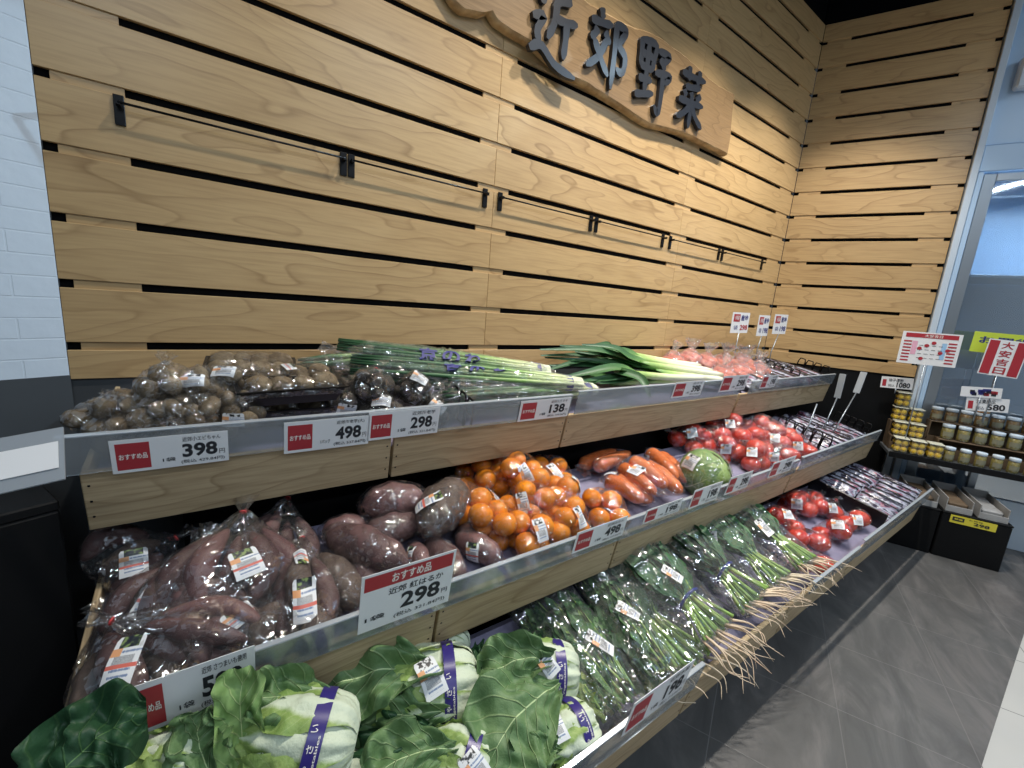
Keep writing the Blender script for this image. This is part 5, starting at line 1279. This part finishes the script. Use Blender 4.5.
spinach_bag((722, 502), (778, 540), (806, 566), (846, 580), 0.05, 0.12, 'spinach bag nearest the tomato packs with upright sticker', 425, (764, 527, -0.6), 17, False)

# ------------------------------------------------------------------ dark pouches standing in rows
def pouch_mesh():
    mb = MB(); nu, nv = 17, 9; vs, uv = [], []; W, H, T = 0.175, 0.118, 0.036
    for s in (1, -1):
        for j in range(nv):
            for i in range(nu):
                u, v = i / (nu - 1) * 2 - 1, j / (nv - 1) * 2 - 1; k = (max(0, 1 - abs(u) ** 3.5) * max(0, 1 - abs(v) ** 2.6)) ** 0.6
                x = u * W / 2; z = (v + 1) * H / 2; y = s * (T / 2 * k + 0.0006) + 0.003 * n3((u * 2, v * 2, s), 1.5, 4)
                vs.append((x, y, z)); uv.append((u * 0.5 + 0.5 + (0 if s > 0 else 3.3), v * 0.28 + 0.5))
    f = grid_faces(nu, nv); mb.add(vs, f + [tuple(reversed([i + nu * nv for i in q])) for q in f], 0, uv); return mb
first = None
def pouches(tier, x0, x1, dx, rows, w, lean, label, group, jit):
    global first
    rr = random.Random(int(x0 * 100) + len(tier)); n = int((x1 - x0) / dx) + 1
    for r in rows:
        for i in range(n):
            P = tl(tier, x0 + i * dx + rr.uniform(-jit, jit), r + rr.uniform(-.012, .012), w)
            if first is None:
                o = first = pouch_mesh().build('pouch', ['pouch_print'])
            else: o = first.copy(); COL.objects.link(o)
            R = np.stack([EX, EV, EW], 1) @ roty(lean + rr.uniform(-.09, .09)) @ rotz(PI / 2 + rr.uniform(-.08, .08))
            o.matrix_world = Matrix([[*R[0], P[0]], [*R[1], P[1]], [*R[2], P[2]], [0, 0, 0, 1]])
            tag(o, label, 'pouch', group)
pouches('bot', 2.78, 3.25, 0.078, (0.105, 0.285), MATW['bot'] + 0.006, 0.85, 'dark glossy printed pouch with white label leaning in the bottom-tier rows', 'dark pouches on the bottom tier', 0.004)
pouches('mid', 2.72, 3.26, 0.078, (0.105, 0.285), MATW['mid'] + 0.006, 0.85, 'dark glossy printed pouch with white label leaning in the middle-tier rows', 'dark pouches on the middle tier', 0.004)
pouches('top', 2.42, 3.22, 0.08, (0.12, 0.30), MATW['top'] + 0.006, 0.8, 'dark glossy printed pouch with white label leaning in the top-tier rows', 'dark pouches on the top tier', 0.004)
# black crate that holds the bottom-tier rows
t = thing('black_crate', 'low black plastic crate edge between tomato packs and dark pouches', 'crate', tl('bot', 2.70, 0.2, MATW['bot'])); R = np.stack([EX, EV, EW], 1)
mb = MB(); box(mb, EW * 0.045, (0.012, 0.35, 0.085), R, bev=0.002); mb.build('panel', ['pot_black'], t)
mb = MB(); box(mb, EX * 0.02 + EW * 0.004, (0.05, 0.35, 0.005), R, bev=0.001); mb.build('base', ['pot_black'], t)

# wire dividers made of hoops
def divider(tier, x, v0, v1, n, w, label, h=0.075, yaw=0.0, w0=None):
    O = tl(tier, x, (v0 + v1) / 2, w); t = thing('wire_divider', label, 'wire divider', O, 'black wire dividers'); L = v1 - v0; d = EV * math.cos(yaw) + EX * math.sin(yaw)
    for i in range(n):
        c = d * ((i + 0.5) / n - 0.5) * L; a = L / n * 0.42; mb = MB()
        tube(mb, [c - d * a, c - d * a + EW * h * 0.8, c - d * a * 0.7 + EW * h, c + d * a * 0.7 + EW * h, c + d * a + EW * h * 0.8, c + d * a], 0.0038, 7); mb.build('hoop', ['black_metal'], t)
    mb = MB()
    for z in (0.003, h * 0.5): tube(mb, [-d * L / 2 + EW * z, d * L / 2 + EW * z], 0.0026, 7)
    mb.build('cross_wire', ['black_metal'], t)
divider('mid', 2.655, 0.02, 0.30, 6, MATW['mid'] + 0.004, 'wire divider between tomato bags and dark pouches', 0.135)
divider('mid', 3.26, 0.02, 0.22, 5, 0.05, 'wire divider at the far end of the middle-tier pouches', 0.06)
divider('top', 2.34, 0.02, 0.30, 5, MATW['top'] + 0.004, 'wire divider between orange root bags and dark pouches', 0.085)
divider('top', 3.0, 0.06, 0.38, 6, 0.02, 'wire divider standing across the top-tier pouches', 0.06)
divider('top', 3.33, 0.02, 0.22, 4, 0.01, 'wire divider at the far end of the top tier', 0.10)
divider('top', 0.63, 0.02, 0.22, 4, MATW['top'] + 0.004, 'wire divider between dark taro and scallions', 0.10)

# clip stands with small cards over the top tier, bare clip stands on the middle tier
def clip_sign(a, tl_, tr_, br_, bl_, v, label, price, red):
    n = V(0, 1, 0); y = TRAY['top'][1] + v; P = [at_y(*q, y) for q in (tl_, tr_, br_, bl_)]; foot = at_y(*a, y)
    base = foot.copy(); t = thing('clip_sign', label, 'clip sign', foot, 'clip signs over the top tier'); mb = MB(); tube(mb, [V(0, 0, -0.10), V(0, 0, 0), (P[2] + P[3]) / 2 - foot], 0.003, 7); mb.build('stem', ['grey_metal'], t)
    O = P[3] - foot; ex = unit(P[2] - P[3]); ey = unit((P[0] - P[3]) - ex * ((P[0] - P[3]) @ ex)); W, H = np.linalg.norm(P[2] - P[3]), np.linalg.norm(P[0] - P[3])
    mb = MB(); slab(mb, O, ex, ey, W, H, 0.002); rect(mb, O, ex, ey, W * .08, H * .55, W * .36, H * .36, 2, 0.0008); put_text(mb, '得', O, ex, ey, W * .14, H * .62, W * .26, H * .22, 0, 0.0016); put_text(mb, '産地', O, ex, ey, W * .5, H * .6, W * .42, H * .28, 1, 0.0008, .02)
    put_text(mb, price, O, ex, ey, W * .5, H * .14, W * .44, H * .26, 2 if red else 1, 0.0008, .03); put_text(mb, '袋', O, ex, ey, W * .14, H * .16, W * .24, H * .22, 1, 0.0008); mb.build('card', ['card_white', 'ink_blue', 'card_red'], t)
clip_sign((735, 352), (733, 312), (752, 312), (747, 333), (730, 333), 0.25, 'clip sign with pink digits, first of the trio over the orange bags', '298', True)
clip_sign((757, 350), (760, 315), (773, 315), (767, 336), (756, 336), 0.25, 'narrow clip sign in the middle of the trio', '198', False)
clip_sign((771, 352), (778, 315), (792, 316), (785, 334), (772, 334), 0.22, 'clip sign nearest the plank corner', '198', False)
for i, (a, b, c, lab) in enumerate([((829, 416), (837, 398), (843, 374), 'clear clip stand without card at the far back of the middle tier'), ((845, 412), (856, 393), (864, 372), 'clear clip stand closest to the yellow packs'), ((809, 425), (817, 404), (818, 399), 'thin clip stand among the middle-tier pouches')]):
    y = TRAY['mid'][1] + (0.16, 0.10, 0.12)[i]; A, B, C_ = at_y(*a, y), at_y(*b, y), at_y(*c, y); t = thing('clip_stand', lab, 'clip stand', A, 'bare clip stands'); mb = MB(); tube(mb, [(A - B) * 1.0, V(0, 0, 0), B - A], 0.0035, 7); mb.build('stem', ['grey_metal'], t)
    if i < 2:
        d = unit(C_ - B); mb = MB(); box(mb, (B + C_) / 2 - A, (np.linalg.norm(C_ - B), 0.034, 0.006), frame_x(d, (1, 0, 0.3)), bev=0.002); mb.build('clip', ['acrylic_edge'], t)
# ------------------------------------------------------------------ pickle shelf, posters and boxes in front of the showcase
OFS, ZS = 0.30, 0.525
sh = thing('pickle_shelf', 'dark metal shelf of pickle jars in front of the showcase', 'shelf', b_pt(1.2, 0.17, 0))
def sb(par, name, s0, s1, o0, o1, z0, z1, m, bev=0.002):
    mb = MB(); box(mb, b_pt((s0 + s1) / 2, (o0 + o1) / 2, (z0 + z1) / 2) - np.array(par.location), (s1 - s0, o1 - o0, z1 - z0), RB_, bev=bev); return mb.build(name, [m], par)
sb(sh, 'shelf_board', 0.765, 1.9, 0.03, OFS, ZS - 0.022, ZS, 'grey_metal')
sb(sh, 'front_edge', 0.765, 1.9, OFS, OFS + 0.004, ZS - 0.03, ZS + 0.006, 'black_metal')
for s in (0.80, 1.20, 1.86): sb(sh, 'post', s, s + 0.035, 0.06, 0.095, 0.0, ZS - 0.0225, 'grey_metal')
def carton(s0, s1, o0, o1, z0, h, label, m='cardboard'):
    t = thing('carton', label, 'carton', b_pt((s0 + s1) / 2, (o0 + o1) / 2, z0), 'cartons under the jars'); T = 0.006
    sb(t, 'base', s0, s1, o0, o1, z0 + 0.0005, z0 + 0.006, m, 0.001)
    for nm, a in (('front_panel', (s0, s1, o1 - T, o1)), ('back_panel', (s0, s1, o0, o0 + T)), ('side_panel', (s0, s0 + T, o0 + T, o1 - T)), ('side_panel', (s1 - T, s1, o0 + T, o1 - T))):
        sb(t, nm, *a, z0 + 0.006, z0 + h * (0.55 if nm == 'front_panel' else 1), m, 0.001)
    sb(t, 'top_sheet', s0 + T, s1 - T, o0 + T, o1 - T, z0 + h - 0.005, z0 + h, m, 0.001)
    return t
carton(0.99, 1.62, 0.125, 0.212, ZS, 0.115, 'cardboard carton step under the middle row of jars')
carton(0.958, 1.60, 0.035, 0.12, ZS, 0.205, 'taller cardboard carton step under the back row of jars')
jar0 = None
def jar(s, off, z, r, h, m, lid, label, group):
    P = b_pt(s, off, z); t = thing('pickle_jar', label, 'jar', P, group)
    mb = MB(); lathe(mb, [(0, 0.003), (r * .88, 0.003), (r * .9, h * .1), (r * .9, h * .74), (r * .5, h * .76), (0, h * .76)], seg=18); mb.build('pickles', [m], t)
    mb = MB(); lathe(mb, [(0, 0.0005), (r * .96, 0.0005), (r, h * .06), (r, h * .72), (r * .86, h * .80), (r * .84, h * .84)], seg=20); mb.build('glass', ['jar_glass'], t)
    mb = MB(); lathe(mb, [(r * .88, h * .80), (r * .94, h * .81), (r * .94, h * .97), (r * .88, h), (0, h)], seg=20); mb.build('lid', [lid], t)
    mb = MB(); an = np.linspace(-0.9, 0.9, 9); a0 = math.atan2(NB[1], NB[0]) ; vs = []
    for zz in (h * .22, h * .52): vs += [(1.012 * r * math.cos(a0 + a), 1.012 * r * math.sin(a0 + a), zz) for a in an]
    mb.add(vs, grid_faces(9, 2)); mb.build('paper_label', ['jar_label'], t)
    return t
ORD = ['first', 'second', 'third', 'fourth', 'fifth', 'sixth', 'seventh', 'eighth', 'ninth', 'tenth']
for i in range(9): jar(1.035 + i * 0.066, 0.262, ZS, 0.025, 0.088, 'pickle_olive', 'lid_white', '%s small white-lidded jar of the front row, counted from the yellow packs' % ORD[i], 'jars in the front row')
for i in range(8): jar(1.03 + i * 0.070, 0.168, ZS + 0.1155, 0.030, 0.09, 'pickle_olive', 'lid_white', '%s white-lidded jar on the middle carton, counted from the yellow packs' % ORD[i], 'jars in the middle row')
for i in range(9): jar(0.985 + i * 0.066, 0.078, ZS + 0.2055, 0.030, 0.085, 'pickle_amber', 'lid_white', '%s amber jar on the tall back carton, counted from the yellow packs' % ORD[i], 'jars in the back row')
jar(1.183, 0.078, ZS + 0.291, 0.030, 0.045, 'mandarin_skin', 'carrot_skin', 'single orange-topped jar standing on the back jar lids', None)
def pack(s, off, z, label, rows=2):
    P = b_pt(s, off, z); t = thing('yellow_pickle_pack', label, 'pickle pack', P, 'clear packs of yellow pickles'); rr = random.Random(int(s * 1000 + off * 100)); W, D, Hh = 0.066, 0.07, 0.088
    for i in (-1, 1):
        for j in (-1, 1):
            for k in range(2):
                mb = MB(); lump(mb, RB_ @ V(i * W * .24, j * D * .24, 0.024 + k * 0.038), (0.0185, 0.018, 0.0195), None, 0.06, rr.random() * 9, 12, 8); mb.build('pickle', ['pickle_yellow'], t)
    mb = MB(); o = lambda k, z: np.array([RB_ @ V(x * W / 2 * k, y * D / 2 * k, z) for x, y in ((-1, -1), (1, -1), (1, 1), (-1, 1))]); vs = np.vstack([o(.94, 0.001), o(1.0, Hh)]); mb.add(vs, [(3, 2, 1, 0)] + [(i, (i + 1) % 4, 4 + (i + 1) % 4, 4 + i) for i in range(4)], 0, smooth=False); mb.build('cup', ['jar_glass'], t)
    mb = MB(); box(mb, V(0, 0, Hh + 0.003), (W * 1.06, D * 1.06, 0.006), RB_, bev=0.002); mb.build('lid', ['lid_cream'], t)
carton(0.775, 0.955, 0.125, 0.205, ZS, 0.085, 'small carton step under the middle yellow packs'); carton(0.775, 0.955, 0.035, 0.12, ZS, 0.165, 'tall carton step under the back yellow packs')
nm = ['nearest the plank wall', 'in the middle', 'next to the jars']
for i in range(3): pack(0.815 + i * 0.078, 0.255, ZS, 'yellow pickle pack in the bottom row %s' % nm[i])
for i in range(2): pack(0.812 + i * 0.078, 0.165, ZS + 0.0855, 'yellow pickle pack on the middle step %s' % nm[i * 2])
for i in range(2): pack(0.812 + i * 0.078, 0.078, ZS + 0.1655, 'yellow pickle pack on the back step %s' % nm[i * 2])
pack(0.812, 0.078, ZS + 0.2605, 'topmost yellow pickle pack stacked against the plank wall')
# signs on stems
def stem_sign(name, label, cat, corners, foot_z, off, draw, mats, group=None, stem=True, base=0):
    P = [on_b(*q, off) for q in corners]; O = P[3]; ex = unit(P[2] - P[3]); ey = unit((P[0] - P[3]) - ex * ((P[0] - P[3]) @ ex)); W, H = np.linalg.norm(P[2] - P[3]), np.linalg.norm(P[0] - P[3])
    c = O + ex * W / 2; foot = V(c[0], c[1], foot_z); t = thing(name, label, cat, foot, group)
    if stem: mb = MB(); tube(mb, [V(0, 0, 0.0), (c - foot) * 0.5, c - foot - unit(np.cross(ex, ey)) * 0.002], 0.003, 7); mb.build('stem', ['grey_metal'], t)
    mb = MB(); slab(mb, O - foot, ex, ey, W, H, 0.002, base); draw(mb, O - foot, ex, ey, W, H); mb.build('card', mats, t); return t
SM = ['card_white', 'card_red', 'ink', 'text_white', 'ink_blue', 'card_lime', 'card_yellow', 'poster_pink', 'poster_sky']
def d_price(p, nmx):
    def f(mb, O, ex, ey, W, H):
        rect(mb, O, ex, ey, W * .05, H * .15, W * .12, H * .6, 1, .001); put_text(mb, nmx, O, ex, ey, W * .24, H * .58, W * .45, H * .3, 2, .001, .01); put_text(mb, p, O, ex, ey, W * .5, H * .1, W * .42, H * .46, 2, .001, .03)
        put_text(mb, '税込', O, ex, ey, W * .24, H * .12, W * .2, H * .24, 2, .001)
    return f
stem_sign('price_sign', 'small 1080 yen price sign above the yellow pickle packs', 'price sign', [(880, 376), (913, 380), (912, 390), (880, 387)], ZS + 0.34, 0.10, d_price('1080', '柚子漬物'), SM)
stem_sign('price_sign', '580 yen price sign standing among the white-lidded jars', 'price sign', [(966, 397), (1009, 401), (1008, 413), (965, 410)], ZS + 0.25, 0.21, d_price('580', '浅漬胡瓜'), SM)
def d_strip(mb, O, ex, ey, W, H):
    rr = random.Random(3)
    for i in range(14): rect(mb, O, ex, ey, W * rr.uniform(.03, .85), H * rr.uniform(.15, .6), W * .12, H * .3, rr.choice([1, 2, 2, 4]), .001)
stem_sign('photo_strip', 'small picture strip of pickles above the 580 yen sign', 'picture strip', [(961, 386), (1003, 389), (1001, 399), (960, 396)], ZS + 0.25, 0.215, d_strip, SM)
def d_cal(mb, O, ex, ey, W, H):
    rect(mb, O, ex, ey, W * .06, H * .83, W * .88, H * .13, 1, .001); put_text(mb, '大安吉日', O, ex, ey, W * .38, H * .85, W * .3, H * .09, 3, .002, .01); rect(mb, O, ex, ey, W * .2, H * .3, W * .09, H * .42, 7, .001)
    for i in range(7):
        for s in (.05, .80): rect(mb, O, ex, ey, W * s, H * (.08 + .1 * i), W * .14, H * .045, 1, .001)
    for x, y in ((.3, .45), (.41, .55), (.52, .64), (.66, .35), (.77, .44), (.36, .14)): put_text(mb, '●', O, ex, ey, W * x, H * y, W * .08, H * .10, 1, .002)
    for i in range(4):
        for j in range(4): rect(mb, O, ex, ey, W * (.32 + .11 * i), H * (.2 + .13 * j), W * .07, H * .012, 2, .001)
    rect(mb, O, ex, ey, W * .70, H * .2, W * .08, H * .5, 8, .0008)
stem_sign('calendar_poster', 'white and red calendar poster on a stem before the plank wall end', 'poster', [(906, 331), (963, 338), (955, 368), (896, 362)], ZS + 0.0, 0.27, d_cal, SM)
def d_day(mb, O, ex, ey, W, H):
    for s in (.03, .72): rect(mb, O, ex, ey, W * s, H * .03, W * .25, H * .94, 1, .001)
    for i, ch in enumerate('大安吉日'): put_text(mb, ch, O, ex, ey, W * .35, H * (.76 - .235 * i), W * .30, H * .19, 1, .001, .02)
stem_sign('day_poster', 'white poster with red bars and four red characters standing among the jars', 'poster', [(988, 338), (1025, 342), (1017, 379), (977, 373)], ZS + 0.25, 0.21, d_day, SM)
def d_lime(mb, O, ex, ey, W, H): put_text(mb, 'お買得', O, ex, ey, W * .10, H * .45, W * .80, H * .36, 4, .001, .02)
stem_sign('lime_poster', 'lime green poster behind the white and red one', 'poster', [(974, 331), (1040, 336), (1036, 358), (969, 351)], ZS + 0.25, 0.15, d_lime, SM, base=5)
# black boxes on the floor with open cartons on them
def floor_box(s0, s1, o0, o1, h, label):
    t = thing('floor_box', label, 'box', b_pt((s0 + s1) / 2, (o0 + o1) / 2, 0), 'black display boxes on the floor'); sb(t, 'body', s0, s1, o0, o1, 0.0, h - 0.012, 'black_board', 0.004); sb(t, 'top', s0 - 0.002, s1 + 0.002, o0, o1 + 0.002, h - 0.0118, h, 'black_board', 0.003); return t
HB = 0.275
floor_box(0.80, 1.018, 0.115, 0.435, HB, 'black display box between the trays and the box with yellow tag'); bx2 = floor_box(1.026, 1.305, 0.115, 0.435, HB, 'black display box with the yellow price tag on its front')
def open_carton(s0, s1, label):
    t = thing('open_carton', label, 'carton', b_pt((s0 + s1) / 2, 0.28, HB), 'open white cartons on the black boxes'); T = 0.005; o0, o1, z0, h = 0.13, 0.425, HB + 0.0005, 0.085
    sb(t, 'base', s0, s1, o0, o1, z0, z0 + T, 'carton_white', .001)
    for nm, a, hh in (('front_panel', (s0, s1, o1 - T, o1), 0.035), ('back_panel', (s0, s1, o0, o0 + T), h), ('side_panel', (s0, s0 + T, o0 + T, o1 - T), h * .9), ('side_panel', (s1 - T, s1, o0 + T, o1 - T), h * .9)): sb(t, nm, *a, z0 + T, z0 + hh, 'carton_white', .001)
    for i in range(3): sb(t, 'packet', s0 + 0.012, s1 - 0.012, o0 + 0.02 + i * 0.088, o0 + 0.095 + i * 0.088, z0 + T + 0.0005, z0 + 0.05, 'cardboard' if s0 < 1.1 else 'carton_white', .008)
open_carton(0.88, 1.0, 'open carton on the black box beside the bottom-tier pouches'); open_carton(1.035, 1.145, 'open carton with brown packets on the tagged black box'); open_carton(1.17, 1.285, 'open carton with white packets at the outer end of the tagged black box')
def d_tag(mb, O, ex, ey, W, H): rect(mb, O, ex, ey, W * .05, H * .3, W * .26, H * .5, 2, .001); put_text(mb, '特価', O, ex, ey, W * .09, H * .42, W * .18, H * .26, 6, .002, .02); put_text(mb, '298', O, ex, ey, W * .52, H * .18, W * .34, H * .4, 2, .001, .03); put_text(mb, 'お買得', O, ex, ey, W * .40, H * .68, W * .3, H * .2, 2, .001)
def tagged():
    P = [on_b(*q, 0.4385) for q in ((953, 511), (998, 519), (996, 531), (952, 522))]; O = P[3]; W = 0.185; H = 0.045; t = None
    mb = MB(); slab(mb, V(0, 0, 0), DB, V(0, 0, 1), W, H, 0.0015, 6); d_tag(mb, V(0, 0, 0), DB, V(0, 0, 1), W, H); c = b_pt(1.06, 0.4400, HB - 0.055); o = mb.build('yellow_price_tag', SM, None, c); tag(o, 'yellow 298 yen price tag on the front of the black floor box', 'price tag')
tagged()

# ------------------------------------------------------------------ soft goods settle on their mats and against the boards
bpy.context.view_layer.update()
REST = {'mid': ('sweet_potato_bag', 'wrapped_sweet_potato', 'mandarin_bag', 'carrot_bag', 'cabbage', 'tomato_bag'), 'bot': ('tomato_pack', 'greens_bag', 'spinach_bag', 'napa_cabbage'),
        'top': ('taro_bag', 'dark_taro_bag', 'taro_tray', 'scallion_bag', 'leek', 'orange_root_bag')}
STEM = {n: k for k, L in REST.items() for n in L}
def settle(o, base, tier, hang):
    me = o.data; n = len(me.vertices); co = np.empty(n * 3); me.vertices.foreach_get('co', co); co = co.reshape(-1, 3)
    P = co + base - TRAY[tier]; x, v, w = P @ EX, P @ EV, P @ EW; w_mat = MATW[tier] + 0.0008
    inside = v > 0.0
    if hang:
        over = (v > -0.004) & (v < 0.018); w = np.where(over, np.maximum(w, 0.002), w); deep = v >= 0.018; w = np.where(deep, np.maximum(w, w_mat), w)
    else:
        v = np.where((v < 0.0155) & (w < 0.0015), 0.0155, v); v = np.where((v < -0.004) & (w < 0.094), -0.004, v)
        w = np.where(w < w_mat, w_mat, w); lo = (w < 0.002) & (x < XB[tier][0][0] + 0.0135); x = np.where(lo, XB[tier][0][0] + 0.0135, x)
    if tier == 'top': v = np.minimum(v, 0.446 / math.cos(TILT) - 0.012 - np.maximum(w, 0) * 0)
    Q = TRAY[tier] + np.outer(x, EX) + np.outer(v, EV) + np.outer(w, EW)
    if tier == 'top': Q[:, 1] = np.minimum(Q[:, 1], -0.0075)
    me.vertices.foreach_set('co', (Q - base).ravel()); me.update()
for r in [o for o in SC.objects if o.parent is None and o.type == 'EMPTY']:
    tier = STEM.get(r.name.split('.')[0])
    if tier is None: continue
    base = np.array(r.location); stack = list(r.children)
    while stack:
        o = stack.pop(); stack += list(o.children)
        if r.name.startswith('napa') and o.name.startswith('outer_leaf'): continue
        settle(o, base, tier, r.name.startswith('spinach'))
